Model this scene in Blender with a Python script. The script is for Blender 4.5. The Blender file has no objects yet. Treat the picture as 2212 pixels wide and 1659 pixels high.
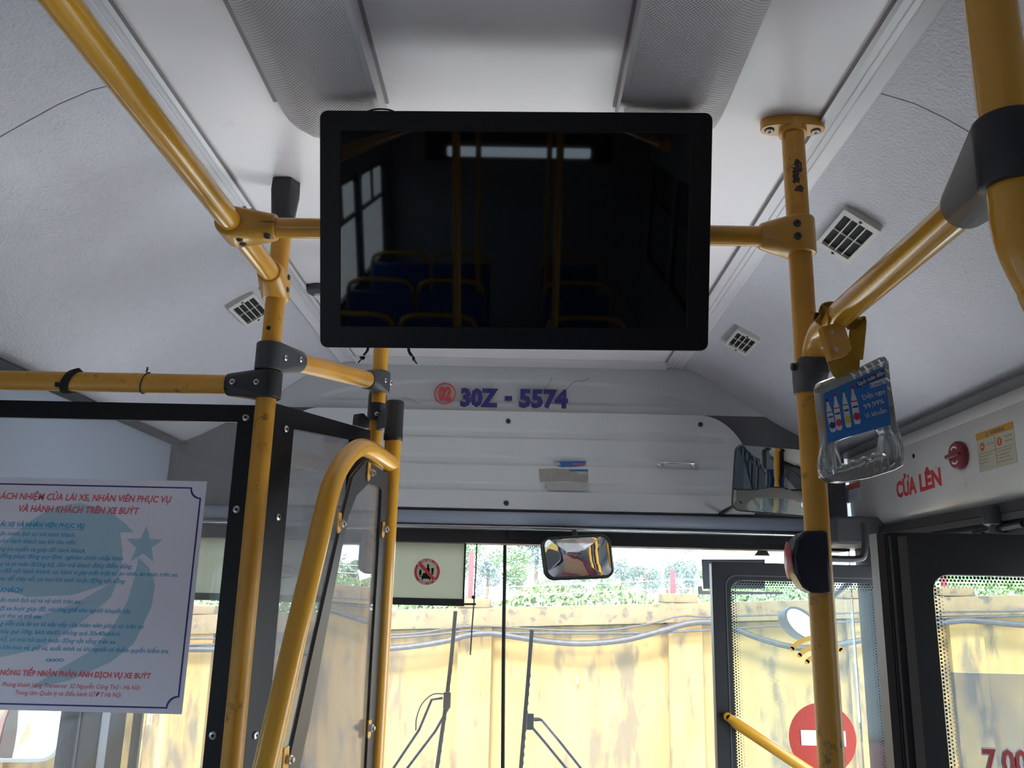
import bpy, bmesh, math, random
from mathutils import Vector, Matrix
random.seed(7)
sc = bpy.context.scene
COL = sc.collection
rad = math.radians
# ------------------------------------------------------------------ camera
FPX, PW, PH, EZ = 1850.0, 2212, 1659, 1.5
yaw, pitch, roll = rad(-.8), rad(13.85), rad(1.35)
FW = Vector((math.sin(yaw)*math.cos(pitch), math.cos(yaw)*math.cos(pitch), math.sin(pitch)))
_r = FW.cross(Vector((0, 0, 1))).normalized(); _u = _r.cross(FW)
RT = math.cos(roll)*_r+math.sin(roll)*_u
UP = math.cos(roll)*_u-math.sin(roll)*_r
cam_data = bpy.data.cameras.new('camera'); cam = bpy.data.objects.new('camera', cam_data); COL.objects.link(cam)
cam_data.sensor_width = 36; cam_data.lens = 36*FPX/PW; cam_data.clip_start = .05; cam_data.clip_end = 200
cam.matrix_world = Matrix(((RT.x, UP.x, -FW.x, 0), (RT.y, UP.y, -FW.y, 0), (RT.z, UP.z, -FW.z, EZ), (0, 0, 0, 1)))
sc.camera = cam
# ------------------------------------------------------------------ light and exposure
world = bpy.data.worlds.new('world'); sc.world = world; world.use_nodes = True
wn = world.node_tree; wn.nodes.clear()
w_out = wn.nodes.new('ShaderNodeOutputWorld'); w_bg = wn.nodes.new('ShaderNodeBackground')
w_bg.inputs[0].default_value = (.80, .90, 1, 1); w_bg.inputs[1].default_value = 4.2
wn.links.new(w_bg.outputs[0], w_out.inputs[0])
sun_d = bpy.data.lights.new('sun', 'SUN'); sun_d.energy = 9; sun_d.angle = rad(12); sun_d.color = (1, .95, .88)
sun = bpy.data.objects.new('sun', sun_d); COL.objects.link(sun)
sun.rotation_euler = (rad(34), rad(-14), 0)      # high sun from behind the bus, on the yard wall
sc.view_settings.view_transform = 'Standard'; sc.view_settings.look = 'None'
sc.view_settings.exposure = 0.9; sc.view_settings.gamma = 1
sc.view_settings.use_curve_mapping = False
sc.cycles.max_bounces = 10; sc.cycles.diffuse_bounces = 6; sc.cycles.transparent_max_bounces = 24
sc.cycles.sample_clamp_indirect = 8; sc.cycles.caustics_reflective = False; sc.cycles.caustics_refractive = False
sc.cycles.use_denoising = True

# ------------------------------------------------------------------ geometry helpers
def P(px, py, x=None, y=None, z=None):
    """Where the sight line of a photo pixel meets the plane x=, y= or z=."""
    d = FW+RT*((px-PW/2)/FPX)-UP*((py-PH/2)/FPX)
    t = y/d.y if y is not None else x/d.x if x is not None else (z-EZ)/d.z
    return Vector((0, 0, EZ))+d*t
class Plane:
    def __init__(s, O, u, v):
        s.O = Vector(O); s.u = Vector(u).normalized(); n = s.u.cross(Vector(v)).normalized()
        s.n = n; s.v = n.cross(s.u).normalized()
    def pt(s, a, b, c=0): return s.O+s.u*a+s.v*b+s.n*c
    def px(s, x, y, c=0):
        d = FW+RT*((x-PW/2)/FPX)-UP*((y-PH/2)/FPX)
        O = s.O+s.n*c
        q = Vector((0, 0, EZ))+d*((O-Vector((0, 0, EZ))).dot(s.n)/d.dot(s.n))-s.O
        return (q.dot(s.u), q.dot(s.v))
def plane_y(y): return Plane((0, y, 0), (1, 0, 0), (0, 0, 1))     # normal looks back at the passengers (-y)
def rrect(x0, y0, x1, y1, r, n=5):
    o = []
    for cx, cy, a0 in ((x1-r, y1-r, 0), (x0+r, y1-r, 90), (x0+r, y0+r, 180), (x1-r, y0+r, 270)):
        for i in range(n+1):
            a = rad(a0+90*i/n); o.append((cx+r*math.cos(a), cy+r*math.sin(a)))
    return o
def circ(cx, cy, r, n=24, ry=None): return [(cx+r*math.cos(2*math.pi*i/n), cy+(ry or r)*math.sin(2*math.pi*i/n)) for i in range(n)]
def bez(pts, n=8):
    """Catmull-Rom through points."""
    p = [Vector(q) for q in pts]; p = [2*p[0]-p[1]]+p+[2*p[-1]-p[-2]]; o = []
    for i in range(1, len(p)-2):
        for k in range(n):
            t = k/n; a, b, c, d = p[i-1:i+3]
            o.append(.5*((2*b)+(c-a)*t+(2*a-5*b+4*c-d)*t*t+(3*b-a-3*c+d)*t**3))
    o.append(p[-2]); return o
class MB:
    def __init__(s): s.v = []; s.f = []; s.m = []; s.mi = 0
    def add(s, vs, fs):
        k = len(s.v); s.v += [Vector(q) for q in vs]
        for f in fs: s.f.append([k+i for i in f]); s.m.append(s.mi)
        return s
    def mat(s, i): s.mi = i; return s
    def box(s, a, b):
        (x0, y0, z0), (x1, y1, z1) = a, b
        return s.add([(x, y, z) for z in (z0, z1) for y in (y0, y1) for x in (x0, x1)],
                     [(0, 2, 3, 1), (4, 5, 7, 6), (0, 1, 5, 4), (2, 6, 7, 3), (0, 4, 6, 2), (1, 3, 7, 5)])
    def pbox(s, pl, a0, b0, a1, b1, c0, c1): return s.prism(pl, [(a0, b0), (a1, b0), (a1, b1), (a0, b1)], c0, c1)
    def prism(s, pl, poly, c0, c1):
        n = len(poly)
        return s.add([pl.pt(a, b, c0) for a, b in poly]+[pl.pt(a, b, c1) for a, b in poly],
                     [list(range(n))[::-1], list(range(n, 2*n))]+[(i, (i+1) % n, n+(i+1) % n, n+i) for i in range(n)])
    def sheet(s, pl, poly, c=0): return s.add([pl.pt(a, b, c) for a, b in poly], [list(range(len(poly)))])
    def ring(s, pl, A, B, c0, c1):
        n = len(A); vs = [pl.pt(a, b, c) for c in (c0, c1) for L in (A, B) for a, b in L]; fs = []
        for i in range(n):
            j = (i+1) % n
            fs += [(2*n+i, 2*n+j, 3*n+j, 3*n+i), (i, n+i, n+j, j), (i, j, 2*n+j, 2*n+i), (n+i, 3*n+i, 3*n+j, n+j)]
        return s.add(vs, fs)
    def tube(s, path, r, n=20, caps=True, rr=None):
        path = [Vector(q) for q in path]; vs = []; fs = []; ref = None
        for i, q in enumerate(path):
            t = (path[min(i+1, len(path)-1)]-path[max(i-1, 0)]).normalized()
            if ref is None: ref = t.orthogonal().normalized()
            ref = (ref-t*ref.dot(t)).normalized(); b = t.cross(ref); R = rr[i] if rr else r
            for k in range(n):
                a = 2*math.pi*k/n; vs.append(q+ref*(R*math.cos(a))+b*(R*math.sin(a)))
            if i:
                o = (i-1)*n
                for k in range(n): fs.append((o+k, o+(k+1) % n, o+n+(k+1) % n, o+n+k))
        if caps: fs += [list(range(n))[::-1], list(range(len(vs)-n, len(vs)))]
        return s.add(vs, fs)
    def strap(s, path, w, t, wd):
        """A flat band of width w, thickness t along path; wd = width direction(s)."""
        path = [Vector(q) for q in path]; vs = []; fs = []
        for i, q in enumerate(path):
            tg = (path[min(i+1, len(path)-1)]-path[max(i-1, 0)]).normalized()
            W = Vector(wd[i] if isinstance(wd, list) else wd); W = (W-tg*W.dot(tg)).normalized(); N = tg.cross(W)
            vs += [q+W*w/2+N*t/2, q-W*w/2+N*t/2, q-W*w/2-N*t/2, q+W*w/2-N*t/2]
            if i:
                o = (i-1)*4
                for k in range(4): fs.append((o+k, o+(k+1) % 4, o+4+(k+1) % 4, o+4+k))
        fs += [(3, 2, 1, 0), tuple(len(vs)-4+k for k in range(4))]
        return s.add(vs, fs)
    def lathe(s, prof, O, ax, n=24):
        ax = Vector(ax).normalized(); u = ax.orthogonal().normalized(); w = ax.cross(u); vs = []; fs = []
        for i, (r, h) in enumerate(prof):
            for k in range(n):
                a = 2*math.pi*k/n; vs.append(Vector(O)+ax*h+u*(r*math.cos(a))+w*(r*math.sin(a)))
            if i:
                o = (i-1)*n
                for k in range(n): fs.append((o+k, o+(k+1) % n, o+n+(k+1) % n, o+n+k))
        fs += [list(range(n))[::-1], list(range(len(vs)-n, len(vs)))]
        return s.add(vs, fs)
    def hull(s, pts):
        bm = bmesh.new()
        for q in pts: bm.verts.new(q)
        r = bmesh.ops.convex_hull(bm, input=bm.verts)
        bmesh.ops.delete(bm, geom=[g for g in r['geom_interior'] if isinstance(g, bmesh.types.BMVert)], context='VERTS')
        bm.verts.index_update()
        s.add([q.co.copy() for q in bm.verts], [[q.index for q in f.verts] for f in bm.faces]); bm.free(); return s
    def grid(s, rows):
        n = len(rows[0])
        return s.add([q for r in rows for q in r], [(i*n+j, i*n+j+1, (i+1)*n+j+1, (i+1)*n+j) for i in range(len(rows)-1) for j in range(n-1)])
    def build(s, name, mats, parent=None, ang=35, bevel=0, solid=0):
        me = bpy.data.meshes.new(name)
        off = world_loc(parent) if parent else Vector((0, 0, 0))
        if not parent and s.v:
            xs = [q.x for q in s.v]; ys = [q.y for q in s.v]; zs = [q.z for q in s.v]
            off = Vector(((min(xs)+max(xs))/2, (min(ys)+max(ys))/2, min(zs)))
        me.from_pydata([q-off for q in s.v], [], s.f)
        for m in (mats if isinstance(mats, (list, tuple)) else [mats]): me.materials.append(m)
        for p, i in zip(me.polygons, s.m): p.material_index = i
        bm = bmesh.new(); bm.from_mesh(me); bmesh.ops.recalc_face_normals(bm, faces=bm.faces); bm.to_mesh(me); bm.free()
        if ang:
            me.shade_smooth(); me.set_sharp_from_angle(angle=rad(ang))
        o = bpy.data.objects.new(name, me); COL.objects.link(o)
        if parent: o.parent = parent
        else: o.location = off
        if solid:
            md = o.modifiers.new('thickness', 'SOLIDIFY'); md.thickness = solid
        if bevel:
            md = o.modifiers.new('bevel', 'BEVEL'); md.width = bevel; md.segments = 2; md.limit_method = 'ANGLE'; md.angle_limit = rad(40)
        return o
def world_loc(o):
    v = Vector((0, 0, 0))
    while o: v = v+o.location; o = o.parent
    return v
def thing(name, label, cat, loc, group=None):
    o = bpy.data.objects.new(name, None); COL.objects.link(o); o.location = loc; o.empty_display_size = .02
    return tag(o, label, cat, group)
def tag(o, label, cat, group=None, kind=None):
    o['label'] = label; o['category'] = cat
    if group: o['group'] = group
    if kind: o['kind'] = kind
    return o
def struct(o, label=None, cat=None):
    o['kind'] = 'structure'
    if label: o['label'] = label; o['category'] = cat
    return o
def copy_tree(o, parent=None):
    c = o.copy(); COL.objects.link(c); c.parent = parent
    for ch in list(o.children): copy_tree(ch, c)
    return c

# ------------------------------------------------------------------ materials
def nmat(name): 
    m = bpy.data.materials.new(name); m.use_nodes = True; t = m.node_tree
    return m, t, t.nodes['Principled BSDF']
def mat(name, col, rough=.5, metal=0, bump=0, bscale=300, dirt=0, dcol=(.03, .03, .03), dscale=20, dthr=.6, spec=None, var=0, vscale=6, coat=0, trans=0, alpha=1):
    m, t, b = nmat(name); N = t.nodes.new; L = t.links.new
    b.inputs['Roughness'].default_value = rough; b.inputs['Metallic'].default_value = metal
    b.inputs['Base Color'].default_value = (*col, 1)
    if spec is not None: b.inputs['Specular IOR Level'].default_value = spec
    if coat: b.inputs['Coat Weight'].default_value = coat; b.inputs['Coat Roughness'].default_value = .08
    if trans: b.inputs['Transmission Weight'].default_value = trans
    tc = N('ShaderNodeTexCoord'); src = None
    if var:
        n = N('ShaderNodeTexNoise'); n.inputs['Scale'].default_value = vscale; n.inputs['Detail'].default_value = 6; L(tc.outputs['Object'], n.inputs['Vector'])
        mx = N('ShaderNodeMix'); mx.data_type = 'RGBA'; mx.inputs[6].default_value = (*[c*(1-var) for c in col], 1); mx.inputs[7].default_value = (*[min(1, c*(1+var)) for c in col], 1)
        L(n.outputs[0], mx.inputs[0]); src = mx.outputs[2]
    if dirt:
        n = N('ShaderNodeTexNoise'); n.inputs['Scale'].default_value = dscale; n.inputs['Detail'].default_value = 8; n.inputs['Roughness'].default_value = .7; L(tc.outputs['Object'], n.inputs['Vector'])
        r = N('ShaderNodeMapRange'); r.inputs[1].default_value = dthr; r.inputs[2].default_value = dthr+.08; L(n.outputs[0], r.inputs[0])
        mu = N('ShaderNodeMath'); mu.operation = 'MULTIPLY'; mu.inputs[1].default_value = dirt; L(r.outputs[0], mu.inputs[0])
        mx = N('ShaderNodeMix'); mx.data_type = 'RGBA'; mx.inputs[6].default_value = (*col, 1); mx.inputs[7].default_value = (*dcol, 1)
        if src: L(src, mx.inputs[6])
        L(mu.outputs[0], mx.inputs[0]); src = mx.outputs[2]
    if src: L(src, b.inputs['Base Color'])
    if bump:
        n = N('ShaderNodeTexNoise'); n.inputs['Scale'].default_value = bscale; n.inputs['Detail'].default_value = 3; L(tc.outputs['Object'], n.inputs['Vector'])
        bp = N('ShaderNodeBump'); bp.inputs['Strength'].default_value = bump; bp.inputs['Distance'].default_value = .002; L(n.outputs[0], bp.inputs['Height']); L(bp.outputs[0], b.inputs['Normal'])
    return m
def glass(name, tint=(.9, .95, .93), refl=1.0, haze=0.0, hcol=(.8, .85, .9), rough=.0, hscale=0):
    """A thin clean or dusty pane: what lies behind, the pane's reflection and its dust."""
    m = bpy.data.materials.new(name); m.use_nodes = True; t = m.node_tree; t.nodes.clear(); N = t.nodes.new; L = t.links.new
    out = N('ShaderNodeOutputMaterial'); tr = N('ShaderNodeBsdfTransparent'); tr.inputs[0].default_value = (*tint, 1)
    gl = N('ShaderNodeBsdfGlossy'); gl.inputs['Roughness'].default_value = rough; gl.inputs[0].default_value = (1, 1, 1, 1)
    fr = N('ShaderNodeFresnel'); fr.inputs[0].default_value = 1.5
    mu = N('ShaderNodeMath'); mu.operation = 'MULTIPLY'; mu.inputs[1].default_value = refl; L(fr.outputs[0], mu.inputs[0])
    mx = N('ShaderNodeMixShader'); L(mu.outputs[0], mx.inputs[0]); L(tr.outputs[0], mx.inputs[1]); L(gl.outputs[0], mx.inputs[2]); o = mx
    if haze:
        a = N('ShaderNodeBsdfTranslucent'); a.inputs[0].default_value = (*hcol, 1); d = N('ShaderNodeBsdfDiffuse'); d.inputs[0].default_value = (*hcol, 1)
        ad = N('ShaderNodeMixShader'); ad.inputs[0].default_value = .5; L(a.outputs[0], ad.inputs[1]); L(d.outputs[0], ad.inputs[2])
        h = N('ShaderNodeMixShader'); h.inputs[0].default_value = haze; L(mx.outputs[0], h.inputs[1]); L(ad.outputs[0], h.inputs[2]); o = h
        if hscale:
            tc = N('ShaderNodeTexCoord'); n = N('ShaderNodeTexNoise'); n.inputs['Scale'].default_value = hscale; n.inputs['Detail'].default_value = 5; L(tc.outputs['Object'], n.inputs['Vector'])
            r = N('ShaderNodeMapRange'); r.inputs[1].default_value = .35; r.inputs[2].default_value = .7; r.inputs[3].default_value = haze*.5; r.inputs[4].default_value = haze*1.6; L(n.outputs[0], r.inputs[0]); L(r.outputs[0], h.inputs[0])
    L(o.outputs[0], out.inputs[0]); return m
M = {}
M['yellow'] = mat('yellow_paint', (.66, .33, .03), .22, var=.12, vscale=9, dirt=.75, dcol=(.06, .035, .015), dscale=45, dthr=.67, coat=.3)
M['yellow_worn'] = mat('yellow_paint_worn', (.62, .30, .03), .36, var=.2, vscale=14, dirt=.7, dcol=(.10, .055, .02), dscale=30, dthr=.60, bump=.15, bscale=120)
M['yellow_cast'] = mat('yellow_cast_fitting', (.62, .32, .045), .3, var=.08, coat=.2)
M['yellow_web'] = mat('yellow_webbing', (.40, .23, .02), .75, bump=.6, bscale=500, var=.2, vscale=40)
M['black'] = mat('black_plastic', (.018, .019, .022), .42, bump=.2, bscale=500)
M['grey_plastic'] = mat('grey_plastic', (.045, .048, .055), .5, bump=.3, bscale=600, var=.2)
M['blackgloss'] = mat('black_gloss', (.006, .006, .008), .35, spec=.3)
M['rubber'] = mat('rubber', (.02, .02, .022), .6, var=.3, vscale=8)
M['ceiling'] = mat('ceiling_laminate', (.84, .79, .805), .33, var=.035, vscale=3, dirt=.18, dcol=(.35, .33, .32), dscale=4, dthr=.62)
M['cove'] = mat('grained_cove_panel', (.55, .54, .585), .5, bump=.9, bscale=170, var=.06, vscale=40, dirt=.12, dcol=(.25, .25, .27), dscale=90, dthr=.56)
M['alu'] = mat('white_aluminium', (.66, .64, .66), .35, var=.05)
M['alu_dark'] = mat('grey_groove', (.26, .24, .25), .5)
M['bulk'] = mat('bulkhead_grey', (.52, .545, .555), .45, dirt=.5, dcol=(.28, .28, .28), dscale=22, dthr=.635, bump=.1, bscale=200)
M['bulk_shade_trim'] = mat('bulkhead_shade_and_dark_trim', (.115, .12, .128), .55, var=.1)  # bulkhead grey with its shadow put into the colour; dark trims share it
M['panel'] = mat('hatch_grey', (.66, .69, .70), .4, var=.04, vscale=4)
M['lip'] = mat('lip_blue_grey', (.36, .41, .50), .35, var=.05)
M['header'] = mat('door_header_grey', (.66, .65, .62), .38, var=.1, vscale=5, dirt=.35, dcol=(.34, .30, .26), dscale=12, dthr=.62)
M['vent'] = mat('vent_cream', (.58, .57, .53), .5)
M['dark'] = mat('dark_inside', (.012, .012, .012), .8)
M['steel'] = mat('steel', (.55, .55, .55), .28, metal=1)
M['chrome'] = mat('chrome', (.8, .8, .8), .12, metal=1)
M['red_text'] = mat('red_print', (.62, .05, .05), .5)
M['navy'] = mat('navy_print', (.03, .03, .20), .5)
M['paper'] = mat('paper', (.70, .70, .80), .6)
def translucent(name, col, tcol, k=.5):
    m = bpy.data.materials.new(name); m.use_nodes = True; t = m.node_tree; t.nodes.clear()
    o = t.nodes.new('ShaderNodeOutputMaterial'); d = t.nodes.new('ShaderNodeBsdfDiffuse'); d.inputs[0].default_value = (*col, 1); a = t.nodes.new('ShaderNodeBsdfTranslucent'); a.inputs[0].default_value = (*tcol, 1); x = t.nodes.new('ShaderNodeMixShader'); x.inputs[0].default_value = k
    t.links.new(d.outputs[0], x.inputs[1]); t.links.new(a.outputs[0], x.inputs[2]); t.links.new(x.outputs[0], o.inputs[0]); return m
M['sheet'] = translucent('thin_notice_paper', (.80, .80, .90), (.62, .62, .80), .45)
M['white'] = mat('white_print', (.80, .80, .80), .5)
M['floor'] = mat('floor_vinyl', (.36, .36, .37), .5, var=.2)
M['wallin'] = mat('side_wall_panel', (.42, .43, .45), .5, var=.05)
M['asphalt'] = mat('yard_concrete', (.62, .62, .62), .9, var=.15, vscale=1)
M['glass'] = glass('tinted_window_glass', (.35, .39, .41))
M['windshield'] = glass('dusty_windscreen', (.93, .97, .96), haze=.05, hscale=2.2)
M['doorglass'] = glass('door_glass', (.66, .76, .76), haze=.10, hcol=(.6, .72, .75), hscale=4)
M['partglass'] = glass('partition_glass', (.95, .96, .97), refl=.9, haze=.09, hcol=(.75, .74, .76))
M['mirror'] = mat('mirror', (.92, .92, .92), .0, metal=1)
M['beige_blind'] = None

# ------------------------------------------------------------------ text
def text_mb(mb, s, pl, a, b, h, align='LEFT', sx=1.0, bold=0, shear=0, c=.0004, fit=None, full=None, rot=0):
    """Adds lettering lying on a plane; h = cap height; fit = width of s; full = longer string that ends in s."""
    def mk(q):
        cu = bpy.data.curves.new('t', 'FONT'); cu.body = q; cu.size = 1; cu.align_x = 'LEFT'; cu.resolution_u = 2; cu.offset = bold; cu.shear = shear
        o = bpy.data.objects.new('t', cu); COL.objects.link(o); dg = bpy.context.evaluated_depsgraph_get()
        me = bpy.data.meshes.new_from_object(o.evaluated_get(dg)); bpy.data.objects.remove(o); bpy.data.curves.remove(cu); return me
    k = h/.70; me = mk(s)
    if not me.vertices: return mb
    w0 = min(v.co.x for v in me.vertices); w1 = max(v.co.x for v in me.vertices)
    if fit: sx = fit/((w1-w0)*k)
    if full and full != s:
        bpy.data.meshes.remove(me); me = mk(full); w0 = min(v.co.x for v in me.vertices); w1 = max(v.co.x for v in me.vertices)
    o0 = {'LEFT': w0, 'RIGHT': w1, 'CENTER': (w0+w1)/2}[align]
    cr, sr = math.cos(rot), math.sin(rot); vs = []
    for v in me.vertices:
        x, y = (v.co.x-o0)*k*sx, v.co.y*k
        vs.append(pl.pt(a+x*cr-y*sr, b+x*sr+y*cr, c))
    mb.add(vs, [list(p.vertices) for p in me.polygons]); bpy.data.meshes.remove(me); return mb
def screw(parent, pos, n, r=.005, name='screw', m='steel', socket=True):
    mb = MB(); n = Vector(n).normalized()
    mb.lathe([(r*.6, -.002), (r, 0), (r*.95, r*.35), (r*.6, r*.55)], pos, n, 14)
    if socket: mb.mat(1).lathe([(r*.42, r*.5), (r*.42, r*.58)], pos, n, 6)
    return mb.build(name, [M[m], M['dark']], parent)
def cyl_pts(c, ax, r, h0, h1, n=20):
    ax = Vector(ax).normalized(); u = ax.orthogonal().normalized(); w = ax.cross(u)
    return [Vector(c)+ax*h+u*(r*math.cos(2*math.pi*k/n))+w*(r*math.sin(2*math.pi*k/n)) for h in (h0, h1) for k in range(n)]
def tee(parent, c, ax, r, h, d, r2, l0, l1, m, screws=(), name='clamp', sm='steel', c2=None, sr=.0055):
    """Clamp: sleeve round a tube at c along ax, swept into a socket along d."""
    mb = MB(); d = Vector(d).normalized(); ax = Vector(ax).normalized(); cc = Vector(c2) if c2 else Vector(c)
    pts = cyl_pts(c, ax, r, -h, h)+cyl_pts(c, ax, r+.002, -h*.93, h*.93)+cyl_pts(cc, d, r2, l0, l1-.003)+cyl_pts(cc, d, r2-.002, l0, l1)
    mb.hull(pts); o = mb.build(name, m, parent, ang=25, bevel=.0012)
    for (p, n) in screws: screw(o, p, n, sr, m=sm)
    return o

# ================================================================== THE BUS SHELL
CX = -.045; HW = 1.095; HWALL = 1.125; CEIL = 2.25; YB, YF = -5.2, 2.76
prof = [(.537, 2.25), (.575, 2.243), (.62, 2.228), (.665, 2.204), (.71, 2.173), (.76, 2.137), (.82, 2.098), (.88, 2.060), (.95, 2.020), (1.01, 1.988), (1.065, 1.965), (1.10, 1.953), (1.175, 1.945)]
mb = MB().box((CX-.545, YB, CEIL), (CX+.545, YF+.1, CEIL+.03)); struct(mb.build('ceiling', M['ceiling']))
for side, nm in ((-1, 'wall_left'), (1, 'wall_right')):
    mb = MB()
    ys = [(YB, 1.147), (1.1495, YF+.04)]
    for y0, y1 in ys:                                        # cove panels, with the joint between them
        rows = [[(CX+side*x, y, z) for x, z in prof] for y in (y0, y1)]
        mb.grid(rows); rows2 = [[(CX+side*(x+.01), y, z+.02) for x, z in prof] for y in (y0, y1)]; mb.grid(rows2)
    for y in (1.147, 1.1495): mb.grid([[(CX+side*x, y, z) for x, z in prof], [(CX+side*(x+.01), y, z+.02) for x, z in prof]])
    mb.mat(2).grid([[(CX+side*(x+.002), y, z+.004) for x, z in prof] for y in (1.14, 1.16)])
    mb.mat(1)
    X0, X1 = sorted((CX+side*HWALL, CX+side*(HWALL+.04)))
    # openings: (y0, y1, z0, z1)
    wins = [(-5.0, -3.9, .82, 1.62), (-3.8, -2.7, .82, 1.62), (-2.6, -1.5, .82, 1.62), (-1.4, -.3, .82, 1.62)]
    if side < 0: wins += [(-.2, 1.35, .82, 1.62), (1.55, 2.43, .75, 1.62), (2.71, 2.86, .85, 1.62)]
    else: wins += [(-.2, .93, .82, 1.80), (1.45, 2.42, -.3, 1.74), (2.46, 2.60, .85, 1.60)]
    y = YB-.1
    for (a, b, c, d) in wins:
        mb.box((X0, y, -.3), (X1, a, 1.99))
        if c > -.3: mb.box((X0, a, -.3), (X1, b, c))
        mb.box((X0, a, d), (X1, b, 1.99)); y = b
    mb.box((X0, y, -.3), (X1, 2.95, 1.99)) if y > 2.9 else None
    struct(mb.build(nm, [M['cove'], M['wallin'], M['dark']], ang=40))
    k = 0
    for i, (a, b, c, d) in enumerate(wins):
        if c < 0: continue
        xm = CX+side*(HWALL+.02); f = MB(); pl = Plane((xm, 0, 0), (0, 1, 0), (0, 0, 1))
        A = rrect(a-.005, c-.005, b+.005, d+.005, .004); B = rrect(a+.035, c+.035, b-.035, d-.035, .06)
        if b-a < .5: B = rrect(a+.015, c+.03, b-.01, d-.03, .02)
        f.ring(pl, A, B, -.014, .014)
        if b-a > .9 and d < 1.7: f.pbox(pl, a+.03, 1.33, b-.03, 1.36, -.01, .01); f.pbox(pl, (a+b)/2-.012, 1.36, (a+b)/2+.012, d-.03, -.01, .01)
        k += 1
        fo = struct(f.build('window_%d' % (k+(0 if side < 0 else 10)), M['rubber']))
        g = MB().sheet(pl, B, 0); g.build('pane', M['glass'], fo, ang=0)
struct(MB().box((CX-HW-.05, YB, -.02), (CX+HW+.05, 2.95, 0)).build('floor', M['floor']))
# back wall with the rear window
mb = MB(); yb = YB
mb.box((CX-1.16, yb-.06, 0), (CX+1.16, yb, 1.60)).box((CX-1.16, yb-.06, 1.84), (CX+1.16, yb, 2.27)).box((CX-1.16, yb-.06, 1.60), (CX-.8, yb, 1.84)).box((CX+.8, yb-.06, 1.60), (CX+1.16, yb, 1.84))
struct(mb.build('wall_back', M['wallin']))
pl = plane_y(yb-.03); w = MB().ring(pl, rrect(CX-.81, 1.59, CX+.81, 1.85, .005), rrect(CX-.62, 1.635, CX+.62, 1.72, .02), -.02, .02).build('window_20', M['rubber']); struct(w)
MB().sheet(pl, rrect(CX-.62, 1.635, CX+.62, 1.72, .02)).build('pane', M['glass'], w, ang=0)

# aluminium strips along and across the ceiling
def rail_strip(name, side):
    x0 = CX+side*.508; d = side; p = [(0, 0), (.0, -.008), (.007, -.010), (.009, -.006), (.021, -.006), (.0225, -.004), (.0245, -.006), (.034, -.006), (.0355, -.004), (.0375, -.006), (.052, -.009), (.058, -.012), (.062, -.010), (.062, .004)]
    mb = MB(); mb.grid([[(x0+d*a, y, CEIL+b) for a, b in p] for y in (YB, YF-.01)])
    mb.mat(1).grid([[(x0+d*(-.001), y, CEIL+b) for b in (.001, -.0075)] for y in (YB, YF-.01)])
    o = mb.build(name, [M['alu'], M['alu_dark']], ang=20); struct(o); return o
rail_strip('trim_1', -1); rail_strip('trim_2', 1)
mb = MB(); mb.grid([[(x, 2.735+a, CEIL+b) for a, b in ((-.045, 0), (-.045, -.006), (-.03, -.008), (-.028, -.006), (-.012, -.010), (.0, -.012), (.03, -.012))] for x in (CX-.515, CX+.515)])
struct(mb.build('trim_3', M['alu'], ang=20))

# front bulkhead above the windscreen
def top_z(x):
    a = abs(x-CX)
    if a <= prof[0][0]: return CEIL-.001
    for (x0, z0), (x1, z1) in zip(prof, prof[1:]):
        if a <= x1: return z0+(z1-z0)*(a-x0)/(x1-x0)-.001
    return prof[-1][1]
def sst(a, b, x): t = max(0, min(1, (x-a)/(b-a))); return t*t*(3-2*t)
def rbox(x, z, x0, x1, z0, z1, r, e):
    """Smooth 0..1 inside a rounded box."""
    dx = max(x0+r-x, x-(x1-r), 0); dz = max(z0+r-z, z-(z1-r), 0); d = r-math.hypot(dx, dz) if (dx or dz) else r
    d = min(d, x-x0, x1-x, z-z0, z1-z) if not (dx and dz) else d
    return sst(0, e, d)
YP = 2.755
xs = sorted(set([round(CX-HW+.01+i*(2*HW-.02)/150, 4) for i in range(151)]))
# inner edge of the lower frame: rises as a rounded hatch outline
def hatch_top(x, w=.80, zt=2.083, r=.17, zb=1.755):
    a = abs(x-CX)
    if a < w-r: return zt
    if a > w: return zb
    return zt-r*1.35*(1-math.sqrt(max(0, 1-((a-(w-r))/r)**2)))
mb = MB(); rows = []
for i in range(41):
    t = i/40; row = []
    for x in xs:
        z0 = 2.086; z1 = max(top_z(x), z0); z = z0+(z1-z0)*t
        px_half = .62; arch = 2.195-.055*(abs(x-CX)/.6)**3
        e = rbox(x, z, CX-px_half, CX+px_half, 2.112, max(arch, 2.13), .02, .010)
        row.append((x, YP+.009*e, z))
    rows.append(row)
mb.grid(rows)
mb.box((CX-1.17, YP+.055, 1.745), (CX+1.17, YP+.10, 2.32)).box((CX-1.16, YP+.012, 1.74), (CX+1.16, YP+.05, 2.02)).box((CX-HW+.1, YP+.012, 2.0), (CX+HW-.1, YP+.05, 2.08)).box((CX-.60, YP+.012, 2.08), (CX+.60, YP+.05, 2.27))
rows = []
for i in range(9):                                                    # side pieces below the arch, same grey with shadow painted in
    t = i/8; rows.append([(x, YP+.001, 1.755+(min(top_z(x), 2.0875)-1.755)*t) for x in xs])
mb.mat(1).grid(rows)
wf = struct(mb.build('wall_front', [M['bulk'], M['bulk_shade_trim']], ang=60))
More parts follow.
